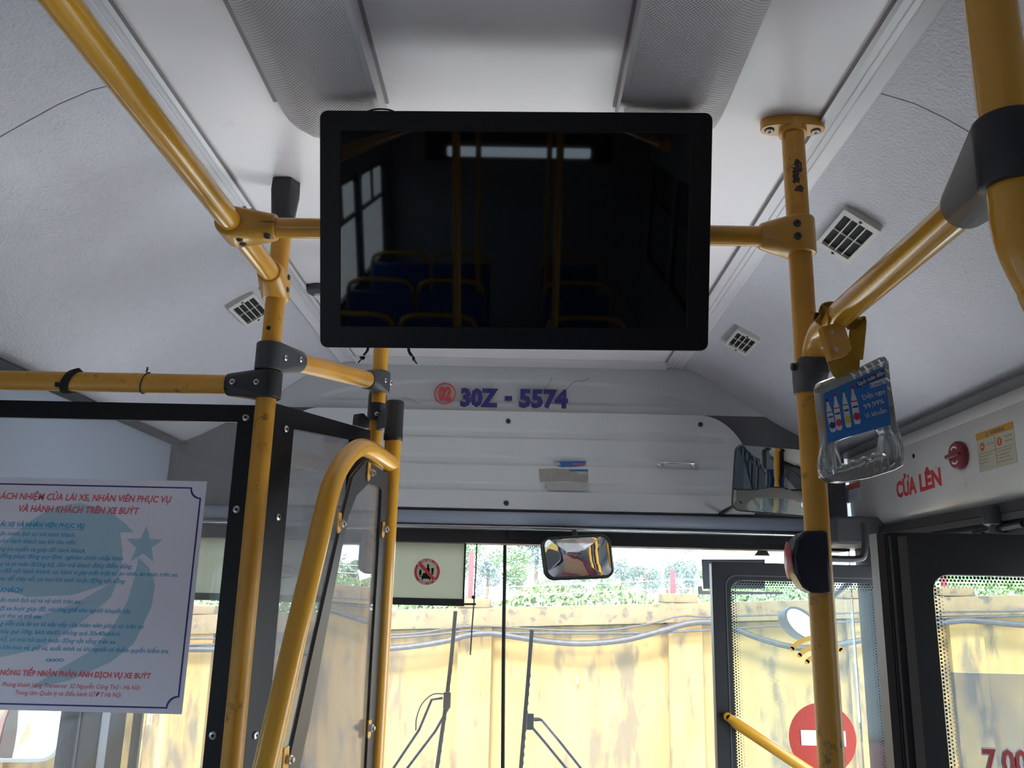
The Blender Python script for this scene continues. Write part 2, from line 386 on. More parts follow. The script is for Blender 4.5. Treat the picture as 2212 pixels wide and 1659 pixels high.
# ribbed hatch panel
hx = [CX-.785+i*1.57/157 for i in range(158)]; rows = []
for i in range(85):
    t = i/84; row = []
    for x in hx:
        zt = hatch_top(x, .79); z = 1.766+(zt-1.766)*t; e = 0
        for za, zb_ in ((1.822, 1.853), (1.906, 1.938), (1.993, 2.024)): e = max(e, rbox(x, z, CX-.70, CX+.70, za, zb_, .008, .007))
        row.append((x, YP-.016+.008*e, z))
    rows.append(row)
hatch = thing('access_hatch', 'wide light grey ribbed hatch panel above the windscreen, with small steel handle', 'panel', (CX, YP, 1.766))
mb = MB().grid(rows)
for rr_ in (rows[0], rows[-1]): mb.grid([rr_, [(a, YP-.001, c) for a, b, c in rr_]])
for k in (0, -1): mb.grid([[r[k] for r in rows], [(r[k][0], YP-.001, r[k][2]) for r in rows]])
mb.build('panel', M['panel'], hatch, ang=50)
plh = plane_y(YP-.017)
for q in ((1098, 910), (1513, 917), (1094, 1087)):
    a, b = plh.px(*q); screw(hatch, plh.pt(a, b, .0), plh.n, .0085, m='grey_plastic')
a0, b0 = plh.px(1427, 1002); a1, b1 = plh.px(1500, 1003)
MB().tube(bez([plh.pt(a0, b0, 0), plh.pt(a0+.002, b0, .02), plh.pt(a0+.012, b0, .026), plh.pt((a0+a1)/2, b0, .027), plh.pt(a1-.012, b0, .026), plh.pt(a1-.002, b0, .02), plh.pt(a1, b0, 0)], 5), .0045, 10).lathe([(.009, 0), (.009, .003), (.006, .006)], plh.pt(a0, b0), plh.n, 14).lathe([(.009, 0), (.009, .003), (.006, .006)], plh.pt(a1, b0), plh.n, 14).build('pull_handle', M['chrome'], hatch)
# remains of a torn sticker
st = thing('torn_sticker', 'torn remains of a blue and white sticker on the grey ribbed hatch', 'sticker', plh.pt(*plh.px(1218, 1030)))
def pxpoly(pl, pts): return [pl.px(*q) for q in pts]
MB().sheet(plh, pxpoly(plh, [(1164, 1013), (1200, 1012), (1235, 1014), (1271, 1017), (1270, 1043), (1225, 1040), (1166, 1041)]), .0004).build('glue_residue', mat('glue_residue', (.34, .33, .30), .7, var=.2, vscale=60), st, ang=0)
MB().sheet(plh, pxpoly(plh, [(1180, 1045), (1215, 1043), (1268, 1044), (1272, 1060), (1183, 1059)]), .0004).sheet(plh, pxpoly(plh, [(1245, 1018), (1270, 1020), (1270, 1026), (1250, 1024)]), .0008).sheet(plh, pxpoly(plh, [(1195, 998), (1207, 998), (1212, 1004), (1202, 1007)]), .0008).build('paper_scraps', mat('paper_scrap', (.46, .46, .44), .7, var=.2, vscale=80), st, ang=0)
MB().sheet(plh, pxpoly(plh, [(1197, 997), (1266, 996), (1263, 1005), (1240, 1008), (1215, 1009), (1205, 1007)]), .0007).sheet(plh, pxpoly(plh, [(1228, 1014), (1270, 1014), (1270, 1018), (1232, 1018)]), .0007).build('blue_scraps', mat('blue_scrap', (.04, .14, .38), .6), st, ang=0)
MB().sheet(plh, pxpoly(plh, [(1237, 1001), (1263, 1001), (1262, 1003.5), (1237, 1004)]), .0011).build('red_print', mat('red_scrap', (.6, .12, .12), .6), st, ang=0)
# fleet number
plf = plane_y(YP-.001)
fn = thing('fleet_number', 'dark blue lettering 30Z - 5574 beside a red ringed 02 on the grey bulkhead', 'lettering', plf.pt(*plf.px(1080, 880)))
a, b = plf.px(961, 850)
mb = MB().ring(plf, circ(a, b, .0365, 32), circ(a, b, .0325, 32), .0, .0006)
mb.build('red_ring', M['red_text'], fn, ang=0); mb = MB(); text_mb(mb, '02', plf, a, b-.021, .043, 'CENTER', bold=.05, fit=.044, c=.0006); mb.build('route_number', M['red_text'], fn, ang=0)
mb = MB(); 
for s_, x0, x1, yy in (('30Z', 994, 1076, 876), ('-', 1090, 1106, 872), ('5574', 1121, 1227, 878)):
    a, b = plf.px(x0, yy); a1, _ = plf.px(x1, yy); text_mb(mb, s_, plf, a, b, .057, fit=a1-a, bold=.05, c=.0006)
mb.build('plate_number', M['navy'], fn, ang=0)
# cracks scribbled on the bulkhead
for w_k, pts in zip(('running down beside the last digits', 'looping above the last digits', 'under the second digits', 'left of the red ringed number'), ([(1192, 815), (1185, 830), (1170, 845), (1155, 856)], [(1275, 815), (1262, 822), (1243, 824), (1228, 836), (1218, 850), (1222, 860)], [(1155, 874), (1150, 885)], [(870, 858), (885, 862), (905, 872)])):
    q = bez([plf.pt(*plf.px(*p), .0008) for p in pts], 4)
    tag(MB().strap(q, .0010, .0004, (.3, 0, 1)).build('paint_crack', M['dark'], ang=0), 'thin dark crack in the grey bulkhead paint '+w_k, 'crack', 'cracks around the fleet number')
# lip and black strip below the bulkhead
mb = MB(); lp = [(0, 1.757), (-.018, 1.756), (-.024, 1.745), (-.022, 1.722), (-.012, 1.716), (-.006, 1.714)]
mb.grid([[(x, YP+dy, z) for dy, z in lp] for x in (CX-HW, CX+HW)]).mat(1).grid([[(x, YP+dy, z) for dy, z in ((-.006, 1.7135), (-.016, 1.709), (-.012, 1.704), (.02, 1.702))] for x in (CX-HW, CX+HW)])
struct(mb.build('trim_4', [M['lip'], M['steel']], ang=60, solid=.003))
mb = MB().box((CX-HW, YP+.03, 1.66), (CX+HW, YP+.14, 1.74)).box((-.31+.27, YP+.02, 1.675), (CX+HW, YP+.04, 1.71)); struct(mb.build('trim_5', M['rubber']))

struct(MB().box((.93, 2.56, 1.668), (1.15, 2.92, 1.75)).build('trim_7', M['bulk_shade_trim'], bevel=.01))
mb = MB().box((CX-1.10, .4, 1.952), (CX-1.045, 2.75, 1.956)).hull([Vector(q) for q in ((CX-1.05, .4, 1.975), (CX-1.05, 2.75, 1.975), (CX-1.11, .4, 1.953), (CX-1.11, 2.75, 1.953), (CX-1.11, .4, 1.975), (CX-1.11, 2.75, 1.975))]).mat(1).box((CX-1.124, .4, 1.64), (CX-1.10, 2.75, 1.951)); struct(mb.build('trim_8', [M['rubber'], M['lip']]))
struct(MB().box((CX-1.128, 2.435, .0), (CX-1.118, 2.705, 1.64)).mat(1).box((CX-1.119, 2.54, .0), (CX-1.115, 2.59, 1.64)).build('trim_9', [M['rubber'], M['lip']]))
struct(MB().box((1.066, 2.605, .0), (1.0795, 2.79, 1.67)).build('trim_10', M['rubber'], bevel=.004))
# windscreen
ws = MB(); plw = plane_y(2.9)
ws.pbox(plw, CX-.995, 1.668, CX+.995, 1.70, -.01, .012).pbox(plw, CX-HW-.03, .60, CX+HW+.03, .86, -.012, .012)
# rounded ends curving back to the side pillars
win = struct(ws.build('window_31', M['rubber']))
xd = -.052
mb = MB()
path = [plw.pt(*plw.px(1091, 1145)), plw.pt(*plw.px(1090, 1250)), plw.pt(*plw.px(1088.5, 1330)), plw.pt(*plw.px(1087.5, 1420)), plw.pt(*plw.px(1086, 1659)), plw.pt(-.037, .82)]
mb.tube(path, .006, 8).build('centre_seal', M['rubber'], win)
def pane(name, x0, x1, m):
    pts = [(x0, 2.9), (x1, 2.9)]
    if x1 > 1: pts = [(x0, 2.9), (.85, 2.9), (.97, 2.875), (1.03, 2.83), (1.05, 2.79)]
    if x0 < -1: pts = [(-1.14, 2.79), (-1.12, 2.83), (-1.06, 2.875), (-.94, 2.9), (x1, 2.9)]
    MB().grid([[(x, y, z) for x, y in pts] for z in (.85, 1.70)]).build(name, m, win, ang=60)
pane('glass_pane', -1.15, xd, M['windshield']); pane('glass_pane', xd, 1.06, M['windshield'])
mb = MB()
for row, (z, r) in enumerate(((1.664, .0024), (1.657, .0019), (1.650, .0013))):
    n = 150
    for i in range(n):
        x = -.04+i*1.05/n+(row % 2)*.0035
        if x < .97: mb.prism(plw, circ(x, z, r, 6), .012, .0124)
mb.build('dotted_border', M['blackgloss'], win, ang=0)
# ---- small front corner pillars are part of the side walls; unseen dashboard below the frame, added to bounce light up
dash = tag(MB().box((CX-HW+.06, 2.52, .0), (CX+HW-.06, 2.86, .80)).build('dashboard', mat('dash_bounce_grey', (.5, .5, .5), .6), bevel=.02), 'unseen grey dashboard added along the foot of the windscreen to bounce light', 'dashboard')

# ================================================================== CEILING LIGHTS
def lens_mat():
    m, t, b = nmat('prismatic_lens'); N = t.nodes.new; L = t.links.new
    b.inputs['Base Color'].default_value = (.45, .43, .42, 1); b.inputs['Roughness'].default_value = .3
    tc = N('ShaderNodeTexCoord'); sp = N('ShaderNodeSeparateXYZ'); L(tc.outputs['Object'], sp.inputs[0]); o = []
    for k, f in ((0, 2*math.pi/.0050), (1, 2*math.pi/.0056)):
        a = N('ShaderNodeMath'); a.operation = 'MULTIPLY'; a.inputs[1].default_value = f; L(sp.outputs[k], a.inputs[0])
        s = N('ShaderNodeMath'); s.operation = 'SINE'; L(a.outputs[0], s.inputs[0]); o.append(s)
    mu = N('ShaderNodeMath'); mu.operation = 'MULTIPLY'; L(o[0].outputs[0], mu.inputs[0]); L(o[1].outputs[0], mu.inputs[1])
    bp = N('ShaderNodeBump'); bp.inputs['Strength'].default_value = 1; bp.inputs['Distance'].default_value = .0005; L(mu.outputs[0], bp.inputs['Height']); L(bp.outputs[0], b.inputs['Normal'])
    r = N('ShaderNodeMapRange'); r.inputs[1].default_value = -1; r.inputs[2].default_value = 1; L(mu.outputs[0], r.inputs[0])
    mx = N('ShaderNodeMix'); mx.data_type = 'RGBA'; mx.inputs[6].default_value = (.40, .38, .38, 1); mx.inputs[7].default_value = (.90, .87, .87, 1); L(r.outputs[0], mx.inputs[0]); L(mx.outputs[2], b.inputs['Base Color'])
    return m
M['lens'] = lens_mat()
for side, lab in ((-1, 'long prismatic ceiling light on the driver side of the hanging screen'), (1, 'long prismatic ceiling light on the door side of the hanging screen')):
    th = thing('ceiling_light', lab, 'ceiling light', (CX+side*.26, .3, CEIL), 'prismatic ceiling lights')
    X = lambda a: CX+side*a
    pr = [(.352, 2.246), (.347, 2.238), (.330, 2.222), (.303, 2.206), (.290, 2.203), (.25, 2.2015), (.20, 2.203), (.181, 2.206)]
    y0, y1 = -.9, 1.262; mb = MB(); rows = []
    for y, k in ((y0, 0), (1.185, 0), (1.225, .12), (1.245, .35), (1.258, .68), (y1, .96)):
        rows.append([(X(a+(.265-a)*k*.10), y, z+(2.248-z)*k*k) for a, z in pr])
    mb.grid(rows); mb.build('lens', M['lens'], th, ang=28)
    MB().grid([[(X(.181), y, 2.249), (X(.179), y, 2.2055), (X(.186), y, 2.2045)] for y in (y0, 1.215)]).grid([[(X(.181), 1.215, 2.249), (X(.179), 1.215, 2.2055)], [(X(.184), 1.240, 2.249), (X(.184), 1.24, 2.230)]]).build('side_frame', M['alu'], th, ang=30)
    MB().box((min(X(.176), X(.358)), y0, 2.2455), (max(X(.176), X(.350)), 1.20, 2.2505)).build('back_plate', M['alu_dark'], th)

# ================================================================== AIR VENTS
def cove_frame(x, y, side, turn=0):
    a = abs(x-CX)
    for (x0, z0), (x1, z1) in zip(prof, prof[1:]):
        if a <= x1: break
    t = (a-x0)/(x1-x0); z = z0+(z1-z0)*t; d = Vector((side*(x1-x0), 0, z1-z0)).normalized()
    return Vector((CX+side*a, y, z)), d
for (x, y, side, lab, sz, ty) in ((.628, 1.553, 1, 'cream slotted air vent nearest the curved grab rail', 1.0, .0), (.612, 2.30, 1, 'small cream air vent nearest the front end of the door-side cove', .9, .0), (-.712, 2.085, -1, 'cream air vent on the driver-side cove behind the yellow clamp', .95, .0)):
    c, d = cove_frame(x, y, side); pl = Plane(c, d, (0, 1, 0)) if side < 0 else Plane(c, -d, (0, 1, 0))
    if pl.n.z > 0: pl = Plane(c, -pl.u, pl.v)
    th = thing('air_vent', lab, 'vent', c, 'air vents in the ceiling coves'); w, h = .039*sz, .082*sz
    MB().ring(pl, rrect(-w, -h, w, h, .005), rrect(-w+.008, -h+.018, w-.008, h-.018, .002), -.002, .013).build('frame', M['vent'], th, bevel=.001)
    MB().pbox(pl, -w+.006, -h+.016, w-.006, h-.016, -.003, .006).build('recess', M['dark'], th)
    mb = MB(); W = w-.008
    for i in (-.5, 0, .5): mb.pbox(pl, i*W-.0012, -h+.018, i*W+.0012, h-.018, .006, .011)
    mb.pbox(pl, -W, -.001, W, .001, .006, .0095); mb.build('grille', M['vent'], th)
    for s_ in (-1, 1): screw(th, pl.pt(0, s_*(h-.009), .013), pl.n, .0035, m='grey_plastic')

# dome lamp half hidden by the screen
c = P(694, 622, z=CEIL); th = thing('dome_lamp', 'small round grey dome lamp on the ceiling half behind the black screen', 'lamp', c)
MB().lathe([(.036, 0), (.038, -.004), (.034, -.014), (.020, -.020)], c, (0, 0, 1)).build('ring', M['grey_plastic'], th)
MB().lathe([(.017, -.018), (.016, -.026), (.008, -.031), (.002, -.032)], c, (0, 0, 1)).build('lens', M['white'], th)

# ================================================================== YELLOW TUBES
R_ = .0176; PL_, PR_ = Vector((-.457, 1.48, 0)), Vector((.423, 1.24, 0)); ZR = 2.050
def tube_obj(name, path, r, parent, m='yellow', n=28): return MB().tube(path, r, n).build(name, M[m], parent, ang=50)
# driver-side stanchion
s1 = thing('stanchion', 'yellow upright pole at the corner of the driver partition, black cap on the ceiling', 'pole', (PL_.x, PL_.y, 0))
tube_obj('pole', [(PL_.x, PL_.y, 0), (PL_.x, PL_.y, 2.225)], R_, s1, 'yellow_worn')
cc = Vector((PL_.x, PL_.y, 0)); mb = MB()
mb.hull(cyl_pts(cc, (0, 0, 1), .0205, 2.165, 2.20)+[cc+Vector((a, b, z)) for z, k in ((2.249, 1.0), (2.228, 1.05)) for a, b in ((-.021*k, -.018), (-.021*k, .022), (.020*k, .024), (.026*k, .0), (.014*k, -.022), (-.016*k, -.022))])
mb.lathe([(.0215, 2.165), (.0215, 2.172), (.0205, 2.172), (.0205, 2.158), (.018, 2.156)], cc, (0, 0, 1)); mb.build('ceiling_cap', M['black'], s1, ang=25, bevel=.002)
zc1 = 1.888; zc2 = 1.846; c1 = Vector((PL_.x, PL_.y, zc1)); c2 = Vector((PL_.x, PL_.y, zc2))
PB = Vector((-.318, 1.825, 0))                                     # second pole of the partition
dl = (Vector((PB.x, PB.y, 0))-Vector((PL_.x, PL_.y, 0))).normalized(); dlu = (dl*.37+Vector((0, 0, .062))).normalized()
nl = Vector((dl.y, -dl.x, 0))
c1 = Vector((PL_.x, PL_.y, 1.905)); zc2 = 1.853; c2.z = zc2
tee(s1, c1, (0, 0, 1), .0235, .0255, dlu, .0215, .02, .085, M['grey_plastic'], [(c1+nl*.0245+dl*.012, nl), (c1+nl*.0225+dlu*.06, nl)], 'upper_clamp')
tee(s1, c2, (0, 0, 1), .0235, .0245, (-1, 0, 0), .0205, .02, .072, M['black'], [(c2+Vector((-.012, -.0245, 0)), (0, -1, 0)), (c2+Vector((-.055, -.0225, 0)), (0, -1, 0))], 'lower_clamp')
MB().lathe([(.004, 0), (.004, .0006)], (PL_.x-.002, PL_.y-R_, 1.955), (0, -1, 0), 12).build('drill_hole', M['dark'], s1)
# yellow clamp where the long rail ends on the stanchion
cr = Vector((PL_.x, PL_.y, ZR))
cl = tee(s1, cr-Vector((0, 0, .012)), (0, 0, 1), .0228, .024, (0, -1, -.0), .0228, .01, .052, M['yellow_cast'], [(cr+Vector((.0236, -.012, -.02)), (1, 0, 0)), (cr+Vector((.0236, -.012, .004)), (1, 0, 0))], 'rail_clamp', 'grey_plastic', c2=cr)
for dz in (.008, -.022): screw(cl, cr+Vector((-.0238, -.02, dz)), (-1, 0, 0), .0042)
# long rail along the driver side
r1 = thing('overhead_rail', 'long glossy yellow grab rail running front to back under the driver-side cove', 'grab rail', (PL_.x, .2, ZR))
tube_obj('tube', [(PL_.x, 1.46, ZR), (PL_.x, .6, ZR), (PL_.x, -.6, ZR), (PL_.x, -3.5, ZR)], R_, r1)
# cross bar behind the screen
xb = thing('cross_bar', 'yellow cross bar behind the hanging screen with a cast clamp at each end', 'grab rail', (CX, 1.24, ZR))
tube_obj('tube', [(PL_.x+.02, 1.24, ZR), (PR_.x-.02, 1.24, ZR)], .0158, xb)
cc = Vector((PL_.x, 1.24, ZR))
o = tee(xb, cc, (0, 1, 0), .0228, .026, (1, 0, 0), .0215, .01, .066, M['yellow_cast'], [(cc+Vector((.012, -.008, -.0235)), (0, -.3, -1)), (cc+Vector((.012, .010, -.0235)), (0, 0, -1)), (cc+Vector((.056, -.012, -.019)), (0, -.5, -1))], 'clamp', 'grey_plastic')
MB().tube([cc+Vector((.012, .0, .02)), cc+Vector((.012, .0, .034))], .004, 8).tube([cc+Vector((.024, .0, .02)), cc+Vector((.024, .0, .030))], .005, 6).build('bolt_end', M['steel'], o)
MB().tube([cc+Vector((.018, -.0215, .001)), cc+Vector((.045, -.0228, 0)), cc+Vector((.0665, -.0215, 0))], .0006, 6).build('seam', M['dark'], o)
cc = Vector((PR_.x, PR_.y, ZR))
o = tee(xb, cc, (0, 0, 1), .0228, .030, (-1, 0, 0), .0208, .01, .062, M['yellow_cast'], [(cc+Vector((-.010, -.0240, .012)), (0, -1, 0)), (cc+Vector((-.010, -.0240, -.009)), (0, -1, 0))], 'clamp', 'grey_plastic', sr=.0062)
# door-side stanchion
s2 = thing('stanchion', 'yellow upright pole beside the front door, screwed to the ceiling by an oval flange', 'pole', (PR_.x, PR_.y, 0))
tube_obj('pole', [(PR_.x, PR_.y, 0), (PR_.x, PR_.y, 2.24)], R_, s2, 'yellow_worn')
plc = Plane((PR_.x, PR_.y, CEIL), (1, 0, 0), (0, -1, 0))                # normal looks down
mb = MB(); A = [(.052*math.cos(a)*(1 if abs(math.cos(a)) < .9 else .98), .021*math.copysign(abs(math.sin(a))**.75, math.sin(a))) for a in [2*math.pi*i/32 for i in range(32)]]
mb.prism(plc, A, .0, .016).hull(cyl_pts((PR_.x, PR_.y, 0), (0, 0, 1), .022, 2.226, 2.248)); fl = mb.build('ceiling_flange', M['yellow_cast'], s2, ang=35, bevel=.0015)
for s_ in (-1, 1):
    MB().lathe([(.0078, .0005), (.0078, .0012)], plc.pt(s_*.037, .0, .0158), plc.n, 16).build('screw_recess', M['dark'], fl); q = screw(fl, plc.pt(s_*.037, .0, .0165), plc.n, .0062, m='white', socket=False)
    MB().pbox(plc, s_*.037-.003, -.0007, s_*.037+.003, .0007, .019, .0205).pbox(plc, s_*.037-.0007, -.003, s_*.037+.0007, .003, .019, .0205).build('cross_slot', M['dark'], q)
# chipped paint on the pole
mb = MB(); random.seed(3)
for (px_, py_, w, h) in ((1722, 358, .010, .013), (1720, 385, .0065, .011), (1727, 408, .007, .007), (1721, 370, .006, .008)):
    q = P(px_, py_, y=PR_.y-R_); th0 = math.asin(max(-.95, min(.95, (q.x-PR_.x)/R_))); pts = []
    for i in range(14):
        a = 2*math.pi*i/14; k = random.uniform(.55, 1.15); t = th0+w*k*math.cos(a)/R_; pts.append((PR_.x+(R_+.0003)*math.sin(t), PR_.y-(R_+.0003)*math.cos(t), q.z+h*k*math.sin(a)))
    mb.add([(PR_.x+(R_+.0004)*math.sin(th0), PR_.y-(R_+.0004)*math.cos(th0), q.z)]+pts, [(0, i+1, (i+1) % 14+1) for i in range(14)])
mb.build('chipped_paint', mat('chip', (.05, .04, .035), .7), s2, ang=0)
# grey saddle where the grab rail bends into the pole
ZE = 1.824; q = Vector((PR_.x, PR_.y, ZE))
mb = MB(); mb.hull(cyl_pts(q, (0, 0, 1), .0215, -.024, .004)+cyl_pts(q+Vector((0, -.004, 0)), (0, 0, 1), .0235, -.004, .01)+cyl_pts(q+Vector((0, -.022, .006)), (0, -.35, 1), .0225, -.006, .012))
mb.lathe([(.0215, 0), (.0225, .022), (.0195, .022), (.0195, .0)], q+Vector((-.0, -.026, .0)), (0, -.15, 1))
g = mb.build('saddle_clamp', M['grey_plastic'], s2, ang=30)
MB().lathe([(.0205, .016), (.0205, .0235)], q+Vector((0, -.026, .0)), (0, -.15, 1)).build('rubber_ring', M['black'], g)
for s_ in (-1, 1): MB().lathe([(.006, 0), (.006, .005), (.004, .006)], q+Vector((s_*.024, -.018, .012)), (s_, 0, 0), 12).build('lug', M['black'], g)
# door-side grab rail with its bend
r2 = thing('grab_rail', 'yellow grab rail over the door side, bent down into a grey saddle on the pole', 'grab rail', (.424, .9, 1.877))
yb_ = PR_.y-.029
path = [Vector((.424, .73, 1.876)), Vector((.424, .85, 1.876)), Vector((.424, 1.06, 1.877))]
for i in range(1, 11):
    t = i/10*math.pi/2; path.append(Vector((.4235, yb_-.055+.055*math.sin(t), 1.877-.046*(1-math.cos(t)))))
path += [Vector((.4235, yb_+.001, ZE+.01)), Vector((.4235, yb_+.001, ZE-.001))]
tube_obj('tube', path, R_+.0004, r2)
s5 = thing('stanchion', 'yellow pole at the rear edge of the front door, seen only in the corner mirror', 'pole', (1.0, 1.0, 0))
tube_obj('pole', [(1.0, 1.0, 0), (1.0, 1.0, 2.03)], .0178, s5)
MB().box((1.025, .93, 0), (1.05, .96, 1.95)).build('rubber_post', M['rubber'], s5)
# near stanchion and its big black clamp
XS, YS = .372, .603
s3 = thing('stanchion', 'large out-of-focus yellow pole nearest the viewer with a big black clamp', 'pole', (XS, YS, 0))
tube_obj('pole', bez([(XS, YS, 2.235), (XS, YS, 2.0), (XS, YS, 1.85), P(2194, 440, y=YS), P(2203, 500, y=YS), P(2226, 560, y=YS), P(2262, 625, y=YS), P(2310, 700, y=YS), (XS+.155, YS, 1.5), (XS+.17, YS, 1.2), (XS+.17, YS, .6), (XS+.17, YS, 0)], 6), .0190, s3, 'yellow')
cn = Vector((XS, YS, 1.838)); er = Vector((.424, .745, 1.876)); mb = MB()
mb.hull(cyl_pts(cn, (0, 0, 1), .0255, -.024, .026)+cyl_pts(er, (0, 1, 0), .0235, -.03, .024)+cyl_pts(er, (0, 1, 0), .0215, -.03, .028)+cyl_pts(cn, (0, 0, 1), .024, -.027, .030))
k = mb.build('big_clamp', M['black'], s3, ang=30, bevel=.003)
screw(k, P(2118, 345, y=.655)+Vector((0, -.004, 0)), (-.4, -.9, -.1), .004, m='black')
# lower bar to the side wall, with ties round it
b1 = thing('partition_bar', 'horizontal yellow bar above the framed partition pane, running to the side wall', 'grab rail', (-.8, 1.48, zc2))
tube_obj('tube', [(PL_.x-.04, 1.48, zc2), (CX-HW+.002, 1.48, zc2)], R_, b1, 'yellow_worn')
MB().lathe([(.0038, 0), (.0038, .0006)], (P(488, 838, y=1.463).x, 1.48-R_, P(488, 838, y=1.463).z), (0, -1, 0), 12).build('drill_hole', M['dark'], b1)
xt = P(146, 840, y=1.47).x; mb = MB()
for k in range(4):
    mb.tube([(xt+(k-1.5)*.0032+.009*math.sin(a)*.9-.0, 1.48+(R_+.002)*math.cos(a), zc2+(R_+.002)*math.sin(a)) for a in [2*math.pi*i/24 for i in range(25)]], .0028, 6)
mb.hull([Vector((xt-.012+random.uniform(-.006, .006), 1.48-R_-.006+random.uniform(-.003, .003), zc2-.012+random.uniform(-.006, .006))) for _ in range(14)])
mb.tube([(xt+.008, 1.465, zc2+R_), (xt+.018, 1.463, zc2+R_+.002), (xt+.022, 1.46, zc2+R_)], .0018, 6)
tag(mb.build('black_cord', mat('cord', (.012, .012, .012), .8, bump=.6), ang=50), 'black knotted cord tied round the horizontal partition bar', 'cord')
xt = P(308, 838, y=1.47).x
mb = MB().tube([(xt+.005*math.sin(a), 1.48+(R_+.0012)*math.cos(a), zc2+(R_+.0012)*math.sin(a)) for a in [2*math.pi*i/24 for i in range(25)]], .0013, 6).tube([(xt+.004, 1.468, zc2+R_), (xt+.006, 1.466, zc2+R_+.005), (xt+.006, 1.465, zc2+R_+.008)], .0018, 6)
tag(mb.build('wire_tie', mat('wire', (.08, .075, .07), .6)), 'thin grey wire twisted round the horizontal partition bar', 'wire')
# front pole of the partition and the link bar
s4 = thing('stanchion', 'slim yellow pole farther forward behind the screen, black sleeve at partition height', 'pole', (PB.x, PB.y, 0))
tube_obj('pole', [(PB.x, PB.y, 1.90), (PB.x, PB.y, 2.249)], .0172, s4, 'yellow')
tube_obj('lower_tube', [(PB.x-.004, PB.y+.01, 0), (PB.x-.004, PB.y+.01, 1.9)], .0155, s4, 'yellow_worn')
e1 = c1+dlu*.07; cB = P(803, 826, y=PB.y); cB = Vector((PB.x, PB.y, cB.z)); dB = (c1-cB).normalized()
link = thing('link_bar', 'short scuffed yellow bar between the two black clamps of the partition', 'grab rail', (c1+cB)/2)
tube_obj('tube', [c1+dlu*.06, cB+dB*.03], .0182, link, 'yellow_worn')
tee(s4, cB, (0, 0, 1), .0222, .024, dB, .0215, .012, .05, M['grey_plastic'], [(cB+nl*.0232-dl*.012, nl), (cB+nl*.0232+dl*.010, nl)], 'clamp')
zs = P(810, 880, y=PB.y).z
MB().lathe([(.0195, -.028), (.020, -.026), (.020, .028), (.0185, .030)], (PB.x-.002, PB.y+.005, zs), (0, 0, 1)).build('sleeve', M['black'], s4)
screw(s4, Vector((PB.x+.002, PB.y-.016, zs-.018)), (.1, -1, 0), .0048)

# ================================================================== DRIVER PARTITION
YG = 1.50; plr = plane_y(YG)
rp = thing('partition', 'black framed clear partition pane behind the driver seat, carrying the white notice', 'partition', (-.8, YG, 0))
z1, z0 = P(300, 871, y=YG).z, P(300, 908, y=YG).z; xf0, xf1 = P(505, 1000, y=YG).x, PL_.x-.008
OUT = [(CX-HW+.005, .1), (xf1, .1), (xf1, z1), (CX-HW+.005, z1)]; INN = [(CX-HW+.04, .15), (xf0, .15), (xf0, z0), (CX-HW+.04, z0)]
MB().ring(plr, OUT, INN, -.004, .003).build('frame', M['blackgloss'], rp)
MB().pbox(plr, CX-HW+.005, .1, xf1, z1, -.007, -.0045).build('pane', M['partglass'], rp, ang=0)
for q in ((533, 903), (513, 1101), (462, 1588)): screw(rp, plr.pt(*plr.px(*q), .003), plr.n, .0068)
# side partition
pls = Plane((PL_.x, PL_.y, 0), (dl.x, dl.y, 0), (0, 0, 1))
sp = thing('partition', 'black framed clear side pane between the corner pole and the gate', 'partition', (PL_.x, PL_.y, 0))
o_ = pxpoly(pls, [(605, 876), (786, 926)]); i_ = pxpoly(pls, [(632, 926), (757, 950), (760, 1300)])
A = [(.012, .1), (.345, .1), (.345, o_[1][1]), (.012, o_[0][1]+.0)]; a0 = i_[0][0]; a1 = i_[1][0]
B = [(a0, .15), (a1, .15), (a1, i_[1][1]), (a0, i_[0][1])]
MB().ring(pls, A, B, -.004, .003).build('frame', M['blackgloss'], sp)
MB().prism(pls, A, -.007, -.0045).build('pane', M['partglass'], sp, ang=0)
for q in ((614, 927), (597, 1117), (548, 1588), (776, 955)): screw(sp, pls.pt(*pls.px(*q), .003), pls.n, .0066)
mb = MB().hull([pls.pt(*pls.px(x, y), c) for x, y in ((766, 905), (768, 895), (772, 900), (778, 893), (785, 903), (792, 907), (790, 925), (765, 918)) for c in (-.004, .008)]); mb.build('corner_bracket', M['black'], sp)
# notice
pln = plane_y(YG-.006)
nt = thing('paper_notice', 'white notice with red and blue Vietnamese text taped on the partition pane', 'notice', pln.pt(*pln.px(225, 1290)))
xr, xl = pln.px(450, 1040)[0]-.002, -1.02; zt, zb = pln.px(450, 1040)[1], pln.px(390, 1543)[1]
MB().sheet(pln, [(xl, zb), (xr, zb), (xr, zt), (xl, zt)], .0003).build('sheet', M['sheet'], nt, ang=0)
bx, bz0, bz1 = pln.px(437, 1056)[0], pln.px(370, 1531)[1], pln.px(425, 1053)[1]
bl = []; rc = .018
for cx_, cz_, a0_, a1_ in ((bx, bz1, 270, 180), (xl+.012, bz1, 360, 270), (xl+.012, bz0, 90, 0), (bx, bz0, 180, 90)):
    for i in range(7):
        a = rad(a0_+(a1_-a0_)*i/6); bl.append((cx_+rc*math.cos(a), cz_+rc*math.sin(a)))
cxm, czm = (xl+bx)/2, (bz0+bz1)/2
bi = [(cxm+(a-cxm)*(1-.0028/.23), czm+(b-czm)*(1-.0026/.19)) for a, b in bl]
MB().ring(pln, bl, bi, .0006, .0009).build('border', M['navy'], nt, ang=0)
pale = translucent('pale_teal_print', (.52, .70, .78), (.40, .55, .68), .3)
sx_, sz_ = pln.px(312, 1178); star = [(sx_+(.034 if i % 2 == 0 else .014)*math.cos(rad(90+36*i)), sz_+(.034 if i % 2 == 0 else .014)*math.sin(rad(90+36*i))) for i in range(10)]
mb = MB().sheet(pln, star, .0008)
